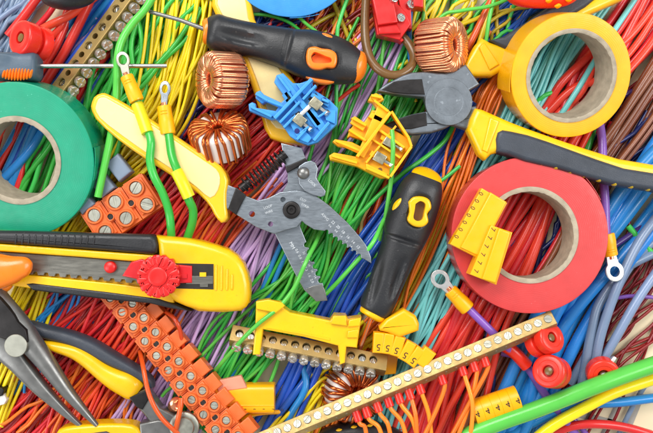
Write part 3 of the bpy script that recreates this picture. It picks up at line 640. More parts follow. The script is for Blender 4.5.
# lower handle
oh = [(476, 107.5), (483, 109), (492, 113), (510, 121), (528, 128), (556, 138), (589, 149), (620, 158.5), (653, 164), (690, 168), (690, 196), (653, 189.5), (617, 184), (589, 177), (556, 167), (525.6, 160), (500, 152), (492, 154), (486, 160), (479, 154), (468, 129.5), (471, 118)]
mb = MB(); mb.prism(pol(oh, 62, 1), 40, 62, 6, (), None, 5, both=True); hd = mb.build('handle', 'yplastic', t)
gp = [(496, 139), (498, 132), (503, 129.5), (512, 131), (528, 134.5), (548, 141), (570, 149), (597.6, 159), (625, 168), (653, 172.5), (690, 176), (690, 198), (653, 190.5), (617, 185), (589, 178), (556, 168), (525.6, 161), (508, 154.5), (497, 152)]
mb = MB(); mb.prism(pol(gp, 65, 1), 44, 65, 4.5, (), None, 5); gr = mb.build('grip', 'grip', hd)
mb = MB()
for x, y in ((542, 160.5), (556, 164.5), (570.5, 168.5), (584.5, 172.5), (599, 177), (614.5, 181), (631, 183.5), (648, 186)):
    mb.loft([(*Q(x - 3.4, y + .6, 59), .5, .8), (*Q(x - 1.6, y + 1.1, 59), 3.3, 4.6), (*Q(x + 1.6, y + 1.6, 59), 3.3, 4.6), (*Q(x + 3.4, y + 2.1, 59), .5, .8)], 14, 2)
mb.build('grip_dot', 'olive', gr)
mb = MB(); mb.prism(pol([(490, 117), (500, 121), (488, 153), (482, 150)], 64, 1), 56, 63.6, 2); mb.build('collar_ridge', 'yplastic', hd)
# upper handle, passing under the yellow tape
uh = [(463.5, 65), (475, 45), (482, 37), (490, 41.5), (506, 47), (530, 34), (570, 13), (602, -8), (640, -14), (624, -1), (586, 16), (550, 42), (510, 66), (492, 76), (470, 76)]
mb = MB(); mb.prism(pol(uh, 40, 1), 22, 40, 5, (), None, 5, both=True); hd = mb.build('handle', 'yplastic', t)
mb = MB(); mb.prism(pol([(490, 40), (504, 36), (526, 22), (556, 2), (580, -14), (612, -16), (586, 7), (560, 22), (530, 40), (508, 50)], 42, 1), 24, 42.5, 4, (), None, 5); mb.build('grip', 'grip', hd)
mb = MB(); mb.prism(pol([(479, 47), (485, 42), (500, 64), (490, 70)], 43, 1), 36, 42.5, 2); mb.build('collar_ridge', 'yplastic', hd)

# ================================================================== long-nose pliers (bottom left)
t = thing('long_nose_pliers', 'long-nose pliers with dark steel jaws pointing down at the lower left', 'pliers', at(20, 345, 25))
mb = MB(); mb.loft(st([(-14, 326, 48, 13, 9), (4, 346, 48, 13, 9), (20, 364, 48, 10, 9), (39, 386, 47, 7.6, 8), (58, 405, 46, 5, 6), (72, 418, 45, 3.2, 4.5), (80.5, 425.5, 45, 2, 3)]), 20, 3.2); mb.build('jaw', 'gun', t)
mb = MB(); mb.loft(st([(-16, 290, 54, 16, 10), (2, 310, 54, 15, 10), (18, 326, 54, 13, 10), (31, 343, 54, 11.5, 10), (45, 361, 53, 9.6, 9.5), (67, 391, 51, 6.6, 7.5), (84, 411, 49, 4.2, 5), (97, 425.5, 48, 2, 3)]), 28, 2.2); jr = mb.build('jaw', 'gun', t)
mb = MB(); mb.prism(pol([(-14, 286), (0, 298), (8, 307), (14, 315), (18, 322), (26, 330), (28, 341), (22, 352), (6, 340), (-14, 333)], 66, 1), 60, 66.5, 2); mb.build('joint', 'dark', jr)
mb = MB(); mb.lathe([(10.5, -3), (10.5, 1.0), (10.1, 1.4), (4, 1.4), (0, 1.4)], at(16, 345.5, 66), 40); mb.build('pivot', 'zinc', t, 25)
# ================================================================== combination pliers coming in from the bottom
t = thing('combination_pliers', 'yellow and black handled pliers entering from the bottom edge beside the long orange strip', 'pliers', at(150, 400, 20))
mb = MB(); mb.loft(st([(30, 326, 34, 6, 9), (48, 332, 34, 7, 11), (70, 337.5, 34, 7.5, 12), (92, 346.5, 34, 8, 12), (112, 358, 34, 7.5, 12), (128, 366, 34, 6, 12), (142, 374.5, 34, 5.5, 11), (150, 381, 34, 4.5, 9), (153, 387, 34, 2, 5)]), 24, 2.6); g = mb.build('grip', 'grip', t)
mb = MB(); mb.loft(st([(44, 343, 36, 3, 8), (56, 346, 36, 5.5, 11), (76, 351.5, 36, 7.5, 12), (90, 360, 36, 8.5, 12), (104, 371, 36, 9.5, 12.5), (117, 379, 36, 11.5, 13), (128, 384, 36, 13, 13), (135, 389, 36, 12, 12), (139, 392, 36, 8, 8)]), 28, 2.6); mb.build('handle', 'yplastic', t)
mb = MB(); mb.prism(pol([(127, 397), (146, 389), (153, 398), (160, 408), (176, 416), (186, 426), (180, 450), (160, 436), (143, 414)], 44, 1), 28, 44, 2.5); mb.build('jaw', 'gun', t)
mb = MB(); mb.prism(pol([(129, 397.5), (146.5, 390), (150, 397), (142, 410), (136, 407)], 46), 42, 46, 1); mb.build('shank_step', 'dark', t)
mb = MB(); mb.prism(pol([(52, 442), (58, 430), (76, 426), (108, 424), (132, 425.5), (140, 433), (142, 446)], 50, 2), 28, 50, 4, (), None, 5); hd = mb.build('handle', 'yplastic', t)
mb = MB(); mb.prism(pol([(82, 446), (90, 433.5), (106, 431.5), (116, 436), (118, 446)], 51.5, 1), 46, 51.8, 2); mb.build('grip', 'grip', hd)
mb = MB(); mb.prism(pol([(139, 424), (158, 420), (178, 424), (180, 450), (141, 448)], 48, 1), 30, 48, 2); mb.build('jaw', 'gun', t)
mb = MB(); mb.lathe([(14, -5), (14, 0), (12.6, 1.2), (10.2, 1.2), (9.6, 2.2), (9, 3), (0, 3.4)], at(184, 427, 50), 40); mb.build('pivot_bolt', 'zinc', t)

# ================================================================== utility knife
t = thing('utility_knife', 'yellow utility knife with black grip and red locking wheel', 'knife', at(120, 270, 25))
ZO = 13.0
yb = [(-30, 230), (40, 231), (155, 235), (200, 240), (229, 249), (244, 263), (250.5, 284), (249.5, 303), (241, 311.5), (222, 313), (198, 312), (174, 303), (110, 298), (28, 288), (-30, 280)]
mb = MB(); mb.prism(pol(yb, 40), 24, 36, 3); mb.build('body', 'yplastic', t)
mb = MB(); mb.prism(pol([(-30, 230.5), (20, 231), (90, 233), (150, 234.5), (155, 237), (157.5, 245), (156, 253), (152, 254.5), (100, 250), (0, 243), (-30, 241)], 56, 1), 34, 56, 5, (), None, 5); g = mb.build('grip', 'black', t)
mb = MB()
for i in range(13):
    x = 16 + i * 6.5; y0 = 233.5 + (x - 16) * .02
    mb.loft([(*Q(x + .6, y0, 54), .4, .5), (*Q(x + .3, y0 + 2, 55.8), .9, .9), (*Q(x - .3, y0 + 8, 55.8), .9, .9), (*Q(x - .6, y0 + 11, 55), .4, .5)], 8, 2, (), 3)
mb.build('grip_rib', 'black', g)
mb = MB(); mb.prism(pol([(-30, 241.5), (0, 243.5), (100, 251), (156, 255), (158, 262), (134, 261.5), (80, 257), (0, 251.5), (-30, 250)], 51), 34, 51, 2); mb.build('rail', 'yplastic', t)
slot = pol([(160, 263.5), (213.5, 264.5), (213.5, 289), (160, 287.5)], 54)
mb = MB(); mb.prism(pol([(155, 235.6), (180, 237.6), (200, 241), (229, 250), (243, 263.5), (249.5, 284), (248.5, 302.5), (240.5, 310.8), (222, 312), (198, 311), (175, 302.5), (168, 296), (157, 289), (156, 262), (158, 254)], 54, 2), 34, 54, 7, (), None, 5); nb = mb.build('nose_cover', 'yplastic', t)
# dark plate painting the slot's shade onto the cover, blade end on top
mb = MB(); mb.prism(pol([(159, 263), (213.5, 264), (213.5, 289.5), (159, 288)], 54.6), 53.2, 54.5, .2); mb.build('slot_shade', 'hole', t)
mb = MB(); mb.prism(pol([(186, 276), (213, 276), (213, 284), (208, 284), (208, 287), (200, 287), (200, 284), (186, 284)], 55), 54, 55.2, .2); mb.build('blade_end', 'blade', t)
mb = MB(); mb.box(-3, 3, -2, 2, -1, 1.4, at(203, 274.5, 55), .4); mb.build('slot_lug', 'yplastic', t)
mb = MB()
for x, y0, y1 in ((216, 265, 290), (221.5, 266, 290), (227, 269, 290), (232, 274, 290)):
    mb.loft([(*Q(x, y0, 54.2), .3, .4), (*Q(x, y0 + 2, 54.2), 1.2, 1.4), (*Q(x, y1 - 2, 54.2), 1.2, 1.4), (*Q(x, y1, 54.2), .3, .4)], 10, 2, (), 3)
mb.build('cover_rib', 'yplastic', nb)
ch = [(-30, 250.5), (0, 252), (80, 257.5), (134, 262), (150, 268), (146, 284)]
low = []
for i in range(12):
    x = 140 - i * 11; y = 281.5 - i * 0.95
    low += [(x, y + 2.2), (x - 3, y + 2.2), (x - 4.2, y - 1.2), (x - 7.4, y - 1.2), (x - 8.6, y + 1.6)]
mb = MB(); mb.prism(pol(ch + low + [(-30, 274)], 42), 36, 42, .4); mb.build('blade_channel', 'blade', t)
mb = MB(); mb.prism(pol([(-30, 272), (24, 274.5), (110, 283), (150, 288), (174, 292), (174, 303), (110, 297.5), (28, 288), (-30, 280)], 41), 34, 41.5, 1.4); mb.build('rail', 'yplastic', t)
mb = MB(); mb.prism(pol([(27, 283.5), (34, 282.5), (110, 291.5), (160, 298), (176, 303.5), (192, 311), (170, 308), (150, 303), (110, 299.5), (34, 290)], 38, 1), 24, 42.5, 2.2); mb.build('grip', 'black', t)
mb = MB(); mb.lathe([(5.6, 0), (5.6, 4), (4.8, 5.2), (2.4, 5.8), (0, 6)], at(111, 267, 42), 28); mb.build('button', 'crimson', t)
mb = MB(); mb.prism(pol([(122, 276), (131, 262), (141, 259), (150, 262), (192, 266), (192, 283), (150, 284), (136, 279)], 56), 40, 56.5, 1.4)
mb.box(-3, 3, -2, 2, 0, 2, at(184, 276, 56)); mb.build('slider', 'crimson', t)
wh = []
for i in range(140):
    a = 2 * PI * i / 140; wh.append((158 + (20.6 + 1.3 * math.cos(14 * a)) * math.cos(a), 276.5 + (20.6 + 1.3 * math.cos(14 * a)) * math.sin(a)))
mb = MB(); mb.prism(pol(wh, 68), 56, 66, 2.6, (), None, 4); w = mb.build('locking_wheel', 'crimson', t)
mb = MB(); mb.lathe([(8.6, 0), (8.6, 2.6), (7.4, 3.4), (5.5, 3.0), (0, 3.0)], at(158, 276.5, 65), 40)
for i in range(14):
    a = 2 * PI * (i + .5) / 14
    mb.loft([(10.0, 0, -.2, .4, .3), (11.5, 0, 0, 1.3, .7), (17.5, 0, -.2, 2.6, .5), (19.5, 0, -.7, 1.8, .3)], 10, 2.2, (), 3, at(158, 276.5, 66) @ Matrix.Rotation(a, 4, 'Z'))
mb.build('wheel_boss', 'crimson', w)
ZO = 0.0

# ================================================================== other handles cut off by the frame
t = thing('plier_handle', 'glossy orange handle end resting on the knife at left edge', 'tool handle', at(5, 272, 40))
mb = MB(); mb.loft(st([(-40, 272, 66, 17, 14), (-5, 271.5, 68, 18, 14), (10, 270, 69, 15, 12), (20, 267.5, 70, 11.5, 9), (27, 266, 70, 9, 7), (31, 265.5, 70, 5, 4), (32.2, 265.5, 70, 1.5, 1.5)]), 32, 2.3); hd = mb.build('handle_shell', 'oplastic', t)
mb = MB(); mb.loft(st([(-20, 286, 50, 7, 8), (2, 286, 50, 7, 8), (10, 285, 50, 4, 5), (13, 285, 50, 1, 1)]), 20, 2.2); mb.build('handle_lip', 'oplastic', hd)
t = thing('dark_handle', 'dark rubber tool handle poking in at top left', 'tool handle', at(68, 0, 30))
mb = MB(); mb.loft(st([(46, -16, 48, 4, 4), (50, -10, 48, 14, 12), (60, -7, 48, 16, 14), (72, -7, 48, 16, 14), (84, -9, 48, 14, 12), (92, -14, 48, 10, 9)]), 28, 2.4); mb.build('grip', 'black', t)
mb = MB(); mb.loft(st([(56, -6, 61, 1, 1), (64, -4, 61, 3, 3), (76, -4, 61, 3, 3), (82, -6, 61, 1, 1)]), 14, 2); mb.build('grip_ridge', 'grip', t)
t = thing('orange_handle', 'orange-red tool handle with yellow dots at the top edge', 'tool handle', at(545, 0, 30))
mb = MB(); mb.loft(st([(506, -16, 50, 6, 6), (518, -9, 50, 14, 12), (545, -7, 50, 15, 13), (566, -9, 50, 14, 12), (580, -16, 50, 8, 7)]), 28, 2.3); hd = mb.build('grip', 'rplastic', t)
mb = MB()
for x, y in ((549, 1), (558, 6.2), (569, 0)):
    mb.loft([(*Q(x - 3.5, y, 61), .5, .6), (*Q(x - 1, y, 60), 2, 4), (*Q(x + 1, y - .5, 60), 2, 4), (*Q(x + 3.5, y - 1, 59), .5, .6)], 12, 2)
mb.build('grip_dot', 'ymark', hd)
t = thing('black_handle', 'black rubber tool handle with yellow dashes below the long brass strip', 'tool handle', at(365, 433, 15))
mb = MB(); mb.loft(st([(318, 446, 22, 6, 6), (330, 440, 22, 13, 12), (352, 437, 22, 15, 13), (375, 437, 22, 15, 13), (394, 442, 22, 13, 12), (406, 448, 22, 8, 8)]), 28, 2.6); hd = mb.build('grip', 'black', t)
mb = MB()
for x, y in ((339, 430), (354, 427), (370, 425.5)):
    mb.loft([(*Q(x - 3, y + .4, 33), .4, .5), (*Q(x - 1, y, 32.5), 1.4, 2.2), (*Q(x + 1, y - .2, 32.5), 1.4, 2.2), (*Q(x + 3, y - .6, 33), .4, .5)], 10, 2)
mb.build('grip_dash', 'yplastic', hd)

# ================================================================== brass terminal bars
def bar(label, p0, p1, z, w, h, roll, m, name='terminal_bar'):
    dx, dy = p1[0] - p0[0], p1[1] - p0[1]
    Mx = FR(p0[0], p0[1], z, dx, dy, roll); L_ = math.hypot(dx, dy) * k(z)
    return thing(name, label, 'terminal bar', Mx), Mx, L_
# upper left bar: holes up, screws on its right side
t, Mx, L_ = bar('dull brass terminal bar with bored holes and side screws beneath the bare shaft', (145, -22), (55, 100), 30, 16, 14, 0.42, 'tarnish')
holes = []; hs = []
for i in range(13):
    u = 8 + i * 11.4 * .96; r = 4.3 if i % 2 else 3.1
    holes.append(ell(u, -0.5, r, r, 0, 18)); hs.append((u, r))
mb = MB(); mb.prism([(0, -8), (L_, -8), (L_, 8), (0, 8)], -7, 7, .7, holes, Mx); mb.build('bar', 'tarnish', t)
mb = MB()
for u, r in hs: mb.lathe([(r + .3, -6.5), (r + .3, -6.2), (0, -6.2)], Mx @ Matrix.Translation((u, -.5, 0)), 16)
mb.build('bore_shade', 'hole', t)
for i, (u, r) in enumerate(hs):
    if i % 2:
        mb = MB(); screw(mb, Mx @ Matrix.Translation((u, -.5, 3)), 3.7, 1.2, random.uniform(0, 3)); mb.build('clamp_screw', 'steel', t)
for i in range(12):
    mb = MB(); S_ = Mx @ Matrix.Translation((8 + i * 11.4 * .96, 8, 0)) @ Matrix.Rotation(-PI / 2 + .25, 4, 'X')
    mb.lathe([(2.6, -2), (2.6, 3)], S_, 14); screw(mb, S_ @ Matrix.Translation((0, 0, 5)), 5.0, 2.6, random.uniform(0, 3), True); mb.build('side_screw', 'tin', t)
# long strip along the bottom
t, Mx, L_ = bar('long shiny brass terminal strip with a row of slotted screws', (228, 455.5), (553.5, 319.5), 50, 14, 16, -0.48, 'brass')
mb = MB(); hl = [ell(L_ - 6 - i * 10.78 * .94, 0.2, 3.9, 3.9, 0, 16) for i in range(32)]
mb.prism([(0, -7), (L_, -7), (L_, 7), (0, 7)], -8, 8, .7, (), Mx)
mb.build('bar', 'brass', t)
for i in range(31):
    u = L_ - 6 - i * 10.78 * .94
    mb = MB(); screw(mb, Mx @ Matrix.Translation((u, .2, random.uniform(7.3, 8.3))) @ Matrix.Rotation(random.uniform(-.09, .09), 4, 'Y'), 3.9, 1.3, random.uniform(0, 3)); mb.build('clamp_screw', 'zinc', t)
mb = MB()
for i in range(31):
    u = L_ - 11 - i * 10.78 * .94
    mb.lathe([(1.2, 0), (1.2, .3), (.0, .5)], Mx @ Matrix.Translation((u, -7, 1)) @ Matrix.Rotation(PI / 2, 4, 'X'), 10)
mb.build('peg', 'zinc', t)
# ferrules with orange wires under the long strip
fer = [((357, 414), (367, 440)), ((366.5, 410), (384, 444)), ((377.5, 404.5), (392, 444)), ((388.4, 399.5), (408, 444)), ((399, 396), (419, 444)), ((409.5, 392), (417, 444)), ((420, 386.5), (432, 444)), ((442, 377), (420, 444)), ((462.5, 368), (469, 446)), ((474, 364), (454, 446)), ((485, 359), (446, 446))]
wh = ['first', 'second', 'third', 'fourth', 'fifth', 'sixth', 'seventh', 'eighth', 'ninth', 'tenth', 'last']
for i, ((x, y), (ex, ey)) in enumerate(fer):
    t = thing('ferruled_wire', 'orange wire with red sleeve in brass strip, %s of eleven from the left' % wh[i], 'wire', at(x, y, 40), 'orange wires with red end sleeves')
    a = Q(x - 2.8, y - 6, 46); b = Q(x + 2.0, y + 7.5, 49); mb = MB(); mb.tube([a, a.lerp(b, .5), b - (b - a).normalized() * .8, b], [3.9, 3.9, 4.0, 3.5], 18); mb.build('end_sleeve', 'rplastic', t)
    bx = x + (ex - x) * .56 + (6.5 if i > 6 else 2.2); by = y + (ey - y) * .5
    mb = MB(); mb.tube(path([(x - 0.6, y, 47.5), (x + 2.8, y + 9.6, 49), (bx, by, 47 + (i % 3) * 2), (ex, ey, 44 + (i % 2) * 3)], 10), 2.1, 14); mb.build('wire', 'orange', t)
# holed bar on yellow carrier
t, Mx, L_ = bar('short brass bar with screw holes clipped into the yellow carrier', (231, 335), (386, 365.5), 42, 16, 14, -0.55, 'tarnish')
holes = [ell(8 + i * 11.3 * .95, .5, 3.9, 3.9, 0, 20) for i in range(13)]
mb = MB(); mb.prism([(0, -8), (L_, -8), (L_, 8), (0, 8)], -7, 7, .6, holes, Mx); mb.build('bar', 'tarnish', t)
for i in range(13):
    u = 8 + i * 11.3 * .95
    mb = MB(); mb.lathe([(4.1, -6.6), (4.1, -6), (0, -6)], Mx @ Matrix.Translation((u, .5, 0)), 14); mb.lathe([(3.2, -6), (3.2, 2)], Mx @ Matrix.Translation((u + .5, 0, 0)), 14); screw(mb, Mx @ Matrix.Translation((u + .5, 0, 2.6)), 3.3, 1.6, 1.9); mb.build('clamp_screw', 'steel', t)
    mb = MB(); S_ = Mx @ Matrix.Translation((u, -8, 0)) @ Matrix.Rotation(PI / 2 - .3, 4, 'X')
    mb.lathe([(2.6, -2), (2.6, 2)], S_, 14); screw(mb, S_ @ Matrix.Translation((0, 0, 3.6)), 4.5, 2.4, random.uniform(0, 3), True); mb.build('side_screw', 'tin', t)
t = thing('bar_carrier', 'yellow plastic carrier clipped over the short holed brass bar', 'carrier', at(305, 325, 30))
mb = MB(); mb.prism(pol([(256, 302), (268, 300), (270, 302), (282, 303), (284, 308), (290, 312.5), (330, 320.5), (334, 315), (346, 315.5), (348, 319), (361.5, 317), (357, 348), (346.5, 347), (345, 363), (340, 365), (338, 346), (303.5, 337), (263, 329.5), (260, 355), (252.5, 355), (255, 330)], 58), 36, 58, 1.8); c = mb.build('carrier_body', 'yplastic', t)
mb = MB(); mb.prism(pol([(256, 301.5), (268, 299.5), (282, 302.5), (285, 306), (276, 313), (256, 309)], 62), 56, 62.5, 1.2); mb.prism(pol([(333, 316), (346, 315.5), (347, 326), (331, 324)], 62), 56, 62.5, 1.2); mb.prism(pol([(349, 320), (361, 317.5), (360, 326), (348, 327)], 61), 56, 61.5, 1.2); mb.prism(pol([(348, 331), (359, 329), (358, 338), (347, 338)], 61), 56, 61, 1.2)
mb.build('clip_lug', 'yplastic', c)
mb = MB(); mb.prism(pol([(266, 328), (302, 334.6), (330, 341), (330, 338.5), (300, 332)], 59), 56, 58.8, .4); mb.build('edge_lip', 'yplastic', c)

# ================================================================== pillar terminal strips (orange)
def strip(label, o, step, pair, n, z, z2, r, flange, flange2, w, thick=20):
    # o = first pair's left screw; step = image vector to the next pair; pair = vector from left to right screw
    d = math.hypot(*step) * k(z); pl = math.hypot(*pair) * k(z)
    t = thing('terminal_strip', label, 'terminal strip', FR(o[0], o[1], z - thick, *step))
    A = Q(o[0], o[1], z); B = Q(o[0] + step[0] * (n - 1), o[1] + step[1] * (n - 1), z2); xa = (B - A).normalized(); d = (B - A).length / (n - 1)
    za = (Vector((0, 0, 1)) - xa * xa.z).normalized(); ya = za.cross(xa)
    Mx = Matrix.Translation(A) @ Matrix((xa, ya, za)).transposed().to_4x4()
    sx = math.copysign(1, pair[0] * step[1] - pair[1] * step[0]); body = MB(); scr = []
    # local X = step, local Y = image up/right of it
    for i in range(n):
        u = i * d; v0, v1 = (0, pl)
        hb = [ell(u + d / 2, pl / 2, 2.7, 2.7, 0, 16)] if i < n - 1 else []
        body.box(u - d * .49, u + d * .49, -r - 3.2, pl + r + 3.2, -thick, -3.6, Mx, .8)
        body.prism([(u - d * .42, -flange), (u + d * .42, -flange), (u + d * .42, pl + flange2), (u - d * .42, pl + flange2)], -thick + 1, -4.5, 1.2, (), Mx)
        body.prism([(u - d * .40, -w), (u + d * .40, -w), (u + d * .40, pl + w), (u - d * .40, pl + w)], -5, -.5, 1.0, (), Mx)
        if i < n - 1:
            body.prism([(u + d * .36, pl / 2 - 4.6), (u + d * .64, pl / 2 - 4.6), (u + d * .64, pl / 2 + 4.6), (u + d * .36, pl / 2 + 4.6)], -thick + 2, -1.6, .5, (), Mx)
            body.lathe([(2.9, -1), (4.2, -1), (4.2, -.2), (3.6, .4), (2.9, .1)], Mx @ Matrix.Translation((u + d / 2, pl / 2, 0)), 20, closed=True)
        for v in (0, pl):
            T_ = Mx @ Matrix.Translation((u, v, 0))
            body.lathe([(r + 2.6, -3.5), (r + 2.4, 1.2), (r + 1.9, 2.0), (r + .5, 2.0), (r + .2, 1.2), (r + .2, -3.5)], T_, 26)
            scr.append(T_)
    body.build('housing', 'oblock', t, 32)
    mb = MB()
    for i in range(n - 1): mb.lathe([(2.9, -1.3), (2.9, -.9), (0, -.9)], Mx @ Matrix.Translation(((i + .5) * d, pl / 2, 0)), 16)
    mb.build('mounting_hole', 'hole', t)
    for T_ in scr:
        mb = MB(); screw(mb, T_ @ Matrix.Translation((0, 0, random.uniform(-1.6, -.2))) @ Matrix.Rotation(random.uniform(-.07, .07), 4, 'X'), r, 1.4, random.choice([.5, .8, 2.3, .7, 1.2])); mb.build('screw', 'zinc', t)
    return t, Mx, d, pl
strip('long orange terminal strip with two rows of screws at lower left', (110.5, 298), (11.7, 14.65), (10.8, -8.6), 11, 34, 54, 3.7, 9.5, 17, 5.5)
t, Mx, d, pl = strip('short orange terminal strip with three pairs of screws above the knife', (136, 188), (-20.8, 13.7), (11, 16.4), 3, 46, 46, 6.0, 10.5, 9, 6, 18)
for i, (x, y, dx, dy) in enumerate(((119, 167, .62, .78), (102, 183, .62, .78), (82, 200, .66, .75))):
    lab = ['slate grey sleeve topmost of three beside the small orange strip', 'slate grey sleeve under the cut green cable end', 'slate grey sleeve half under the green tape'][i]
    mb = MB(); T_ = FR(x, y, 38, dx, dy); mb.prism([(-10, -8), (12, -8), (12, 8), (-10, 8)], -7, 7, 2.5, (), T_, 3); tag(mb.build('sleeve', 'heat'), lab, 'sleeve', 'slate grey sleeves by the small orange strip')
mb = MB(); mb.tube(path([(92, 162, 30), (100, 164, 30), (108, 160, 30)]), 3.2, 14); tag(mb.build('cable', 'orangered'), 'short orange cable piece beside the green tape', 'cable')

# ================================================================== ring terminals
def ringterm(label, ring, rr, hole, barrel0, barrel1, br, wirepts, wkey, wr, z, sleeve=None, stretch=1.0, tint='tin', bare=None):
    t = thing('ring_terminal', label, 'ring terminal', at(*barrel0, z - 8))
    d = Vector((ring[0] - barrel0[0], ring[1] - barrel0[1])); L_ = d.length; d.normalize()
    Mx = FR(ring[0], ring[1], z, d.x, d.y)
    kk = k(z); out = []
    for i in range(30):
        a = -2.45 + 4.9 * i / 29; out.append((rr * stretch * math.cos(a) * kk, rr * math.sin(a) * kk))
    nk = rr * .52 * kk; out += [(-L_ * kk - 1, nk), (-L_ * kk - 1, -nk)]
    mb = MB(); mb.prism(out, -1.2, 1.2, .5, [ell(0, 0, hole * stretch * kk, hole * kk)], Mx, 2); mb.build('ring', tint, t)
    a, b = Q(*barrel0, z), Q(*barrel1, z); ax = (b - a).normalized()
    rs = [br * .86, br * .95, br * .95, br * 1.0, br * 1.05, br * 1.05, br * .98]; fs = [0, .04, .35, .5, .62, .95, 1]
    mb = MB(); mb.tube([a.lerp(b, f) for f in fs], [r * kk for r in rs], 24); bl = mb.build('barrel', 'ymark', t)
    mb = MB(); lat = ax.cross(Vector((0, 0, 1)))
    for f in (.2, .3): mb.loft([(*(a.lerp(b, f) + lat * v + Vector((0, 0, br * .86 - abs(v) * .12))), .5, .7) for v in (-3, 0, 3)], 8, 2, (), 3)
    mb.build('crimp_mark', 'ymark', bl)
    c = a - ax * 3.2; mb = MB(); mb.tube([c, a + ax * 2], 2.6, 14); mb.build('conductor', 'copper', t)
    mb = MB(); mb.tube(path(wirepts, 8), wr, 14); mb.build('wire', wkey, t)
    if sleeve:
        sp = path(sleeve, 6); mb = MB(); mb.tube(sp, [wr * 1.45] * len(sp), 18); mb.build('marker_sleeve', 'lime', t)
    return t
ringterm('ring terminal with yellow barrel and sleeve, lying over the bare screwdriver shaft', (123, 60), 6.8, 4.2, (126.5, 76), (137, 101), 7, [(134, 92, 60), (139, 106, 58), (147, 128, 62), (151, 142, 66), (150, 160, 66), (154, 176, 66), (163, 194, 60), (169, 212, 54), (171, 230, 50), (172, 250, 34)], 'green', 3.9, 62, [(137, 104, 59), (142, 117, 61), (147.5, 133, 64)], 1.25, 'zinc')
ringterm('ring terminal with yellow barrel lying over thin yellow wires near copper coils', (165, 89), 5.6, 3.0, (164, 106), (168, 134), 7.4, [(166, 122, 58), (169, 136, 60), (172, 156, 66), (178, 172, 68), (188, 198, 66), (193, 210, 60), (192, 224, 52), (186, 242, 42), (182, 256, 32)], 'green', 4.0, 58, [(176.5, 171, 68), (182.5, 183, 68.5), (189, 197, 66.5)], 1.45, 'plate')
ringterm('ring terminal with purple wire hanging from above at the red tape right edge', (614.5, 271.5), 9.2, 5.0, (611, 256), (606.5, 234), 7.4, [(608, 246, 34), (606, 228, 34), (605, 200, 32), (603, 170, 30), (602, 140, 26), (598, 112, 20)], 'purple', 4.2, 34, None, 1.1)
ringterm('ring terminal pointing up left with purple wire running under the brass strip', (440, 279), 9, 5.2, (450, 290), (468, 309), 7.6, [(460, 300, 40), (474, 314, 40), (490, 330, 38), (510, 350, 34), (526, 368, 26)], 'purple', 3.9, 40, None, 1.1)
mb = MB(); mb.tube(path([(500, 343, 30), (514, 352, 32), (527, 366, 30)]), 6.2, 20); tag(mb.build('end_sleeve', 'rplastic'), 'red insulating sleeve leaning out under the brass strip beside bushings', 'sleeve')

# ================================================================== red bushings
def bushing(label, x, y, z, ax, r, h=13, pin=True, second=None):
    Mx = AX(x, y, z, ax); t = thing('insulating_bushing', label, 'bushing', Mx)
    mb = MB(); b = 2.4
    mb.lathe([(r * .7, -h - 6), (r * .72, -h), (r - 1, -h), (r, -h + 1.2), (r, -b), (r - b * .3, -b * .3), (r - b, 0), (r * .66, .1), (r * .62, -.5), (r * .45, -.4), (r * .36, -1), (r * .34, -6), (0, -6)], Mx, 44); mb.build('cap', 'rplastic', t)
    mb = MB(); mb.lathe([(r * .22, -6), (r * .24, -1.6), (r * .18, -1.2), (0, -1.2)], Mx, 18); mb.build('pin', 'bronze', t)
    if second:
        f = Mx @ Matrix.Translation((0, 0, -h - 4))
        mb = MB(); mb.lathe([(r * .5, -10), (r * .98, -9), (r * .98, -2), (r * .9, 0), (r * .8, .3), (r * .6, .2), (r * .3, 0)], f, 44); mb.build('flange', 'rplastic', t)
        mb = MB(); mb.lathe([(r * .62, -1), (r * .62, 4)], f, 30); mb.build('washer', 'steel', t)
    return t
bushing('red insulating bushing above the slate grey screwdriver handle', 19, 37, 62, (-0.55, -0.1, .8), 16.5, 14, True, True)
bushing('red insulating bushing against the right end of the brass strip', 553, 337, 58, (0.45, -0.35, .8), 14.5, 11, True, True)
bushing('red insulating bushing facing up with dark bore above thick green cable', 548, 371, 62, (-0.5, -0.22, .85), 15.5, 13, True, True)
t = bushing('red insulating bushing with metal tip lying on the cream board', 604, 376, 40, (-0.12, 0.2, .97), 15.5, 13)
mb = MB(); mb.tube([Q(608, 366, 34), Q(613, 360, 34), Q(615, 357, 34)], [3, 3.4, 2.4], 16); mb.build('metal_tip', 'tin', t)
mb = MB(); mb.lathe([(3.6, -3), (3.6, .4), (2.4, 1), (0, 1)], AX(604, 376, 40, (-.12, .2, .97)), 18); mb.build('screw', 'steel', t)

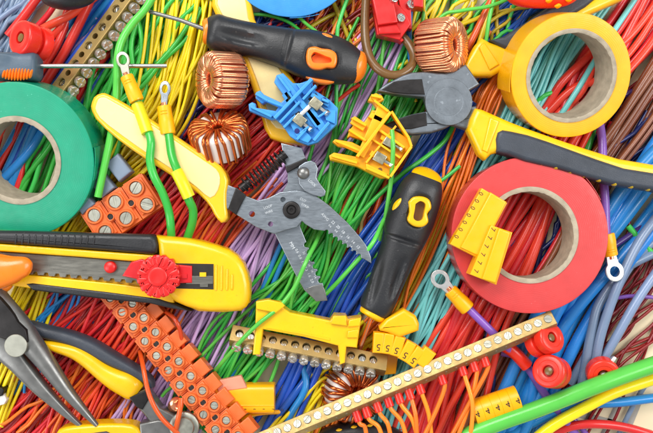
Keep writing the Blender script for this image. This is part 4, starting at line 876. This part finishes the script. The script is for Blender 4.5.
# ================================================================== toroidal coils
def coil(label, x, y, z, ax, R, r_in, H, turns, wr, key, bare=None, arc=2 * PI, a0=0.0):
    Mx = AX(x, y, z, ax); t = thing('toroidal_coil', label, 'coil', Mx)
    c = 3.0
    mb = MB(); mb.lathe([(r_in + wr, -H / 2 + c), (r_in + wr + c, -H / 2), (R - c, -H / 2), (R, -H / 2 + c), (R, H / 2 - c), (R - c, H / 2), (r_in + wr + c, H / 2), (r_in + wr, H / 2 - c)], Mx, 48, closed=True)
    mb.build('core', 'white' if bare else 'rust', t)
    mb = MB()
    for i in range(turns):
        a = a0 + arc * (i + random.uniform(-.3, .3)) / turns
        tw = random.uniform(-.07, .07); pts = []; hw = H / 2 + wr
        ri, ro = r_in + random.uniform(-.8, .5), R + wr + random.uniform(-.3, .9)
        cr = min(5.5, (ro - ri) * .4)
        prof = [(ri, -hw + cr), (ri, hw - cr)]
        for q in range(1, 5): th = PI / 2 * q / 4; prof.append((ri + cr * (1 - math.cos(th)), hw - cr + cr * math.sin(th)))
        prof += [((ri + ro) / 2, hw + .3)]
        for q in range(0, 5): th = PI / 2 * q / 4; prof.append((ro - cr + cr * math.sin(th), hw - cr + cr * math.cos(th)))
        for q in range(0, 5): th = PI / 2 * q / 4; prof.append((ro - cr + cr * math.cos(th), -hw + cr - cr * math.sin(th)))
        for q in range(0, 4): th = PI / 2 * q / 4; prof.append((ri + cr - cr * math.sin(th), -hw + cr - cr * math.cos(th)))
        m = len(prof)
        for j, (rr, zz) in enumerate(prof):
            aa = a + tw * math.sin(2 * PI * j / m) + (2 * PI / turns * .5) * (j / m)
            pts.append(Vector((rr * math.cos(aa), rr * math.sin(aa), zz)))
        mb.tube(pts + [pts[0]], wr, 7, False, 0, Mx)
    mb.build('winding', key, t, 60)
    return t
coil('bright copper coil tightly wound, left of the dark screwdriver handle', 222, 80, 52, (-0.80, 0.06, .55), 23.5, 7.5, 30, 62, 1.3, 'copper')
coil('copper coil with white core showing between loops, above the stripper handle', 220, 138, 44, (-0.10, -0.75, .66), 25.5, 6, 28, 26, 1.6, 'enamel', True)
coil('bright copper coil tightly wound, above the cutter joint', 441, 46, 46, (0.80, 0.02, .58), 23, 7.5, 32, 60, 1.3, 'copper')
coil('copper coil with white core half hidden under the brass strip', 353, 392, 18, (0.35, 0.1, .9), 27, 9, 24, 30, 1.7, 'enamel', True)

# ================================================================== DIN rail terminal blocks
def dinscrew(t, x, y, z, dx, dy):
    Mx = FR(x, y, z, dx, dy)
    mb = MB(); mb.box(-7, 4, -4.6, 4.6, -5, 4.5, Mx, .8); mb.build('clamp_cage', 'nickel', t)
    mb = MB(); mb.lathe([(2.1, 0), (2.1, 7), (2.2, 7.01)], Mx @ Matrix.Translation((4, 0, 0)) @ Matrix.Rotation(PI / 2, 4, 'Y'), 16)
    screw(mb, Mx @ Matrix.Translation((12, 0, 0)) @ Matrix.Rotation(PI / 2 - .5, 4, 'Y'), 3.2, 1.6, .4); mb.build('clamp_screw', 'steel', t)
t = thing('rail_terminal_block', 'blue rail terminal block with two metal clamps above the stripper', 'terminal block', at(298, 110, 40))
bo = [(276.5, 75), (283, 73), (287, 77), (293, 83), (300, 83), (311.6, 79), (314, 89.5), (330, 100), (338, 108), (337, 124), (318, 142), (308, 145), (297, 141), (289.7, 136), (283, 126), (275.6, 119), (271.5, 120), (249, 110.5), (248.5, 104), (252, 102), (255.5, 103.5), (256, 108.5), (274, 113), (279, 106), (268, 100.5), (262, 103.6), (255.5, 98), (256, 92), (260, 90.4), (264, 94.5), (281, 102.5), (286, 98), (277, 86), (274, 82)]
mb = MB(); mb.prism(pol(bo, 58), 46, 58, 1.2, [pol(ell(285, 81.5, 2.5, 2.5), 58), pol([(282, 95), (287, 91.5), (295, 101), (289, 106)], 58)]); b = mb.build('housing', 'bplastic', t)
mb = MB()
for o in ([(279, 77), (286, 78), (322, 124), (316, 128)], [(262, 97), (284, 106), (286, 110), (262, 100)], [(251, 107), (274, 117), (280, 113), (276, 111)], [(296, 84), (310, 81), (312, 90), (304, 95)], [(312, 92), (330, 103), (328, 107), (310, 96)], [(289, 122), (294, 118), (312, 138), (308, 143), (298, 139)], [(324, 110), (336, 110), (335, 124), (326, 120)], [(305, 110), (311, 105), (328, 128), (322, 134)]):
    mb.prism(pol(o, 62), 57, 62, .8)
for (x0, y0, x1, y1, w_, zt) in ((275, 119, 312, 80, 1.6, 68), (280, 123, 300, 102, 1.2, 65), (303, 100, 316, 86, 1.2, 65), (284, 128, 296, 116, 1.2, 66), (314, 141, 329, 123, 1.4, 67), (297, 140, 306, 130, 1.2, 66), (322, 100, 329, 103, 1.2, 67), (318, 118, 327, 112, 1.0, 66), (300, 134, 309, 127, 1.0, 66), (256, 94, 268, 101, 1.2, 64), (268, 101, 284, 107, 1.2, 64), (251, 107, 272, 117, 1.2, 64), (278, 76, 290, 92, 1.2, 65), (288, 92, 297, 104, 1.0, 64)):
    P0 = Q(x0, y0, 0); dd = math.hypot(x1 - x0, y1 - y0) * k(60)
    mb.box(0, dd, -w_, w_, 54 - 60, zt - 60, FR(x0, y0, 60, x1 - x0, y1 - y0), .5)
mb.build('ribs', 'bplastic', b)
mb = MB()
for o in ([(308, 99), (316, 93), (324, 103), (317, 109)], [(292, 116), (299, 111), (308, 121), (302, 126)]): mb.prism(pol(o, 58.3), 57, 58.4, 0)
mb.build('recess_shade', 'hole', b)  # flat dark sheets; the shade of the recesses is their colour
mb = MB(); mb.loft(st([(296, 119, 62, 2, 1.5), (304, 112, 63, 2, 1.5), (310, 106, 63, 2, 1.5), (316, 102, 62, 2, 1.5)]), 10, 5, (), 2); mb.build('link_bar', 'tin', t)
dinscrew(t, 317, 105, 63, .75, .62); dinscrew(t, 301, 121.5, 63, .75, .62)
mb = MB()
for x, y in ((297, 131), (324, 100), (314, 97)): mb.lathe([(2.5, 0), (2.5, .4), (0, .5)], at(x, y, 62 if x != 314 else 58), 16)
mb.build('plug_hole', 'navy', b)
t = thing('rail_terminal_block', 'yellow rail terminal block with two metal clamps near cutter blades', 'terminal block', at(372, 140, 36))
bo = [(368, 100.5), (371, 95), (376, 93), (382, 95.5), (384, 99.5), (379, 102.5), (382, 107), (391.5, 112), (389, 118), (384, 124), (408, 138), (411, 146), (404, 154), (392, 172), (389, 178), (381, 178.5), (368, 172), (357, 166.5), (330, 160), (329, 155.5), (334, 152.5), (348, 155), (358, 157), (361, 153), (352, 148), (338, 146), (332.5, 141.5), (335, 139), (352, 142), (362, 147), (367, 141), (350, 136), (347, 138), (349, 131), (354, 124), (351, 118), (355, 116), (364, 122), (370, 114), (372, 110), (379, 111), (373, 102)]
mb = MB(); mb.prism(pol(bo, 54), 40, 54, 1.2); b = mb.build('housing', 'yclip', t)
mb = MB()
for o in ([(371, 97), (376, 95), (381, 98), (374, 101)], [(378, 105), (389, 112), (364, 158), (357, 154)], [(352, 119), (366, 126), (363, 131), (350, 123)], [(340, 141), (362, 150), (360, 154), (338, 144)], [(332, 155), (358, 161), (356, 166), (331, 159)], [(372, 112), (384, 118), (381, 123), (368, 117)], [(372, 150), (396, 166), (394, 170), (369, 155)], [(366, 163), (388, 174), (385, 178), (366, 170)], [(382, 134), (405, 147), (403, 151), (380, 139)]):
    mb.prism(pol(o, 59), 53, 59, .9)
for (x0, y0, x1, y1, w_, zt) in ((391, 112, 408, 138, 1.2, 64), (408, 138, 411, 147, 1.2, 64), (411, 147, 390, 177, 1.2, 64), (389, 178, 366, 168, 1.2, 64), (357, 157, 390, 113, 1.5, 66), (366, 163, 396, 126, 1.0, 60), (376, 128, 404, 148, 1.2, 63), (370, 138, 400, 158, 1.0, 61), (353, 119, 366, 126, 1.2, 64), (349, 130, 366, 141, 1.2, 62), (336, 141, 360, 151, 1.2, 62), (332, 156, 357, 163, 1.2, 62), (371, 96, 381, 98, 1.2, 63), (374, 101, 388, 112, 1.2, 63)):
    dd = math.hypot(x1 - x0, y1 - y0) * k(58)
    mb.box(0, dd, -w_, w_, 50 - 58, zt - 58, FR(x0, y0, 58, x1 - x0, y1 - y0), .5)
mb.build('ribs', 'yclip', b)
mb = MB()
for x, y in ((361, 127), (380, 170)): mb.lathe([(2.2, 0), (2.2, .4), (0, .5)], at(x, y, 54), 14)
mb.build('plug_hole', 'bronze', b)
dinscrew(t, 391, 143, 58, .86, .5); dinscrew(t, 381, 159, 58, .86, .5)

# red terminal block at the top
t = thing('terminal_block', 'red stepped terminal block with plated screws at the top edge', 'terminal block', at(398, 12, 30))
mb = MB(); mb.prism(pol([(370, -14), (396, -14), (398, 4), (406, 12), (411, 24), (400, 40), (377, 34.5)], 46), 30, 46, 1.2)
mb.prism(pol([(369.5, -14), (391, -14), (398, 22), (378, 25)], 57), 44, 57, 1.5); mb.prism(pol([(378, 26), (397, 23.5), (401, 33), (379, 34)], 52), 44, 52, 1.5)
mb.prism(pol([(396, -14), (424, -14), (423.5, 8), (411, 8), (412, 29), (404, 28), (399, 2)], 42), 28, 42, 1.2); mb.prism(pol([(412, -14), (424, -14), (423, 7), (414, 6)], 48), 40, 48, 1.2)
mb.prism(pol([(399, 34), (404, 40), (401.5, 42), (395, 38)], 44), 30, 44, 1); mb.build('housing', 'crimson', t)
for x, y, z, r in ((400.5, 18, 47.5, 4.2), (410.5, 4.5, 44, 4.2), (394, -1, 58, 3.6)):
    mb = MB(); screw(mb, AX(x, y, z, (.35, -.1, .9)), r, 2, .8, True); mb.build('screw', 'steel', t)

# ================================================================== cable markers with digits
def block(name, label, corners, ridge, z, digits, dpos, ang, size, tall=14):
    t = thing(name, label, 'cable marker', at(*corners[0], z - tall))
    c = corners
    mb = MB(); mb.prism(pol(c, z), z - tall, z, 1.2); mb.prism(pol(ridge, z + 2.5), z - 2, z + 2.5, 1.8, (), None, 3); b = mb.build('marker_body', 'ymark', t)
    mb = MB()
    for x, y in dpos: mb.add(*text(digits, size, flat(FR(x, y, z + .1, math.cos(ang), math.sin(ang))), .12))
    mb.build('printed_digits', 'ink', b, 20); return t
def lerp(a, b, f): return (a[0] + (b[0] - a[0]) * f, a[1] + (b[1] - a[1]) * f)
block('cable_marker', 'amber marker strip printed with noughts on the red tape', [(482, 188), (507.5, 203), (478, 258), (450, 244)], [(490.5, 192), (507, 202), (479, 256.5), (460.5, 247.5)], 78, '0', [lerp((482, 191.5), (453.5, 241.5), (i + .3) / 7) for i in range(7)], -1.05 + PI, 4.1)
block('cable_marker', 'amber marker strip printed with sevens on the red tape', [(491, 225), (512.7, 232.5), (496.5, 285), (470, 274.5)], [(499, 228), (511, 232.5), (496, 283.5), (482, 279)], 84, '7', [lerp((493.2, 228.5), (475.2, 272.5), (i + .1) / 5.3) for i in range(6)], -1.18 + PI, 4.2, 22)
# fives: curved chain of five rings
t = thing('cable_marker', 'curved chain of amber markers printed with fives', 'cable marker', at(400, 345, 40))
ps = [(378.5, 343, .06), (388, 344, .14), (397.5, 346.5, .3), (407, 351.5, .5), (415.5, 357, .62)]
mb = MB(); dg = MB()
for x, y, a in ps:
    T_ = FR(x, y, 54, math.cos(a), math.sin(a)); prof = []
    mb.prism([(-5.1, -9.5), (5.1, -9.5), (5.1, 10), (-5.1, 10)], -9, 2.0, 2.0, (), T_, 4)
    dg.add(*text('5', 6.2, flat(T_ @ Matrix.Translation((0, -3.5, 2.1)) @ Matrix.Rotation(PI, 4, 'Z')), .12))
T_ = FR(424, 358, 54, .8, .6); mb.prism([(-6, -8), (7, -8), (7, 10), (-6, 10)], -9, 2.0, 2, (), T_, 4)
b = mb.build('marker_body', 'ymark', t); dg.build('printed_digits', 'ink', b, 20)
t = thing('marker_carrier', 'orange-yellow folded marker strip under the black screwdriver tip', 'cable marker', at(394, 325, 36))
mb = MB(); mb.prism(pol([(379, 327), (386, 319), (404, 309), (416, 316), (419.5, 324), (419, 331), (408, 335), (399, 338), (388, 333), (380, 331)], 58, 1), 42, 58, 4, (), None, 4); b = mb.build('marker_body', 'ymark', t)
mb = MB(); mb.prism(pol([(376, 350), (398, 356), (396, 374), (384, 375), (376, 362)], 30), 22, 30, 1.2); mb.build('marker_tail', 'ymark', b)
# fours: round sleeve
def tubemark(name, label, p0, p1, r, z, digits, n, v, size, flip, mk='ymark', f0=.1, f1=.92):
    t = thing(name, label, 'cable marker', at(*p0, z - r)); a, b_ = Q(*p0, z), Q(*p1, z)
    mb = MB(); ax = (b_ - a).normalized(); lat = Vector((0, 0, 1)).cross(ax)
    nn = 40; vs = []; fs = []
    for q in range(n + 1):
        for e in ((0, .25) if q == 0 else (-.25, 0) if q == n else (-.22, 0, .22)):
            f = q / n; rr = r - (.3 if e == 0 else 0)
            P = a.lerp(b_, f) + ax * e
            vs += [P + (lat * math.cos(2 * PI * j / nn) + Vector((0, 0, 1)) * math.sin(2 * PI * j / nn)) * rr for j in range(nn)]
    m = len(vs) // nn
    for i in range(m - 1):
        for j in range(nn): j2 = (j + 1) % nn; fs.append((i * nn + j, i * nn + j2, (i + 1) * nn + j2, (i + 1) * nn + j))
    fs += [tuple(range(nn))[::-1], tuple((m - 1) * nn + j for j in range(nn))]
    mb.add(vs, fs); b = mb.build('marker_body', mk, t, 50)
    mb = MB(); L_ = (b_ - a).length
    for q in range(n):
        f = f0 + (f1 - f0) * q / (n - 1)
        def mp(u, w, h, f=f):
            if flip: u, w = -u, -w
            th = PI / 2 - (w + v) / r * -1
            th = PI / 2 + (w + v) / r
            return a.lerp(b_, f) + ax * u + (lat * math.cos(PI - th) * -1 + Vector((0, 0, 1)) * math.sin(th)) * (r + .15 + h)
        vs, fs = text(digits, size, lambda u, w, h: mp(u, w, h), .12); mb.add(vs, fs)
    mb.build('printed_digits', 'ink', b, 60); return t
tubemark('cable_marker', 'yellow round marker sleeve printed with fours beside the thick green cable', (473, 413), (518, 398), 12.5, 36, '4', 5, -1.0, 6.0, False, 'ymark', .06, .94)
t = thing('cable_marker', 'amber marker strip printed with noughts tucked under the long orange strip', 'cable marker', at(244, 398, 14))
mb = MB(); mb.loft([(*Q(x, 397.5, 28), w_, h_) for x, w_, h_ in ((205, 13.6, 11), (274, 14.2, 12), (274.8, 13.6, 11.4))], 40, 4.5, (), 0); b = mb.build('marker_body', 'ymark', t)
mb = MB(); mb.loft([(*Q(x, 405.5, 39.6), .8, .7) for x in (206, 274)], 10, 2, (), 0); mb.build('marker_ridge', 'ymark', b)
mb = MB()
for i in range(7): mb.add(*text('0', 4.4, flat(AX(241 + i * 9.2 - 14, 410.2, 38.2, (0, .75, .66)) @ Matrix.Rotation(0, 4, 'Z')), .15))
mb.build('printed_digits', 'ink', b, 20)
mb = MB(); mb.prism(pol([(216, 381), (241, 375.5), (247, 388), (218, 392)], 40), 34, 40, 1); tag(mb.build('plastic_flap', 'pink'), 'small salmon plastic flap behind the amber marker tube', 'marker flap')
# odds and ends
mb = MB(); mb.lathe([(7, -8), (7, 0), (5.5, 1.2), (3.6, 1.2), (3.4, -4), (0, -4)], AX(177, 404, 40, (.4, -.4, .8)), 24); tag(mb.build('copper_bush', 'copper'), 'small copper bush lying between lilac wires and orange strip', 'bush')
t = thing('wire_connector', 'white lever connector with dark collar at the left edge', 'connector', at(0, 397, 18))
mb = MB(); mb.prism(pol([(-10, 396), (3, 392), (6.5, 400), (4, 404.5), (-8, 408)], 30), 18, 30, 1.5); mb.build('lever', 'white', t)
mb = MB(); mb.prism(pol([(-10, 389), (2, 388), (4, 391), (2, 396), (-10, 399)], 33), 18, 33, 1.2); mb.build('collar', 'dark', t)

# ================================================================== camera and lamps
cd = bpy.data.cameras.new('camera'); cam = bpy.data.objects.new('camera', cd); COL.objects.link(cam)
cam.location = (0, 0, D * S); cd.sensor_fit = 'HORIZONTAL'; cd.sensor_width = 36
cd.lens = 36 * D / 653.0; cd.clip_start = 0.01; cd.clip_end = 10
scene.camera = cam
def lamp(name, loc, aim, size, watts, col):
    ld = bpy.data.lights.new(name, 'AREA'); ld.shape = 'RECTANGLE'; ld.size, ld.size_y = size; ld.energy = watts; ld.color = col
    o = bpy.data.objects.new(name, ld); COL.objects.link(o); o.location = loc
    o.rotation_euler = (Vector(aim) - Vector(loc)).to_track_quat('-Z', 'Y').to_euler(); return o
lamp('softbox', (-0.22, 0.42, 0.62), (0, 0, 0), (0.50, 0.36), 5.35, (1, 0.985, 0.96))
lamp('softbox', (0.50, 0.10, 0.55), (0, 0, 0), (0.30, 0.45), 3.0, (1, 0.99, 0.97))
lamp('softbox', (-0.52, -0.16, 0.42), (0, 0, 0), (0.30, 0.40), 1.6, (1, 1, 1))
wd = bpy.data.worlds.new('World'); scene.world = wd; wd.use_nodes = True
bg = wd.node_tree.nodes['Background']; bg.inputs[0].default_value = (0.96, 0.98, 1, 1); bg.inputs[1].default_value = 0.50
scene.view_settings.view_transform = 'Standard'; scene.view_settings.look = 'None'; scene.view_settings.exposure = 0; scene.view_settings.gamma = 1
scene.render.engine = 'CYCLES'; scene.cycles.use_denoising = True; scene.cycles.max_bounces = 8
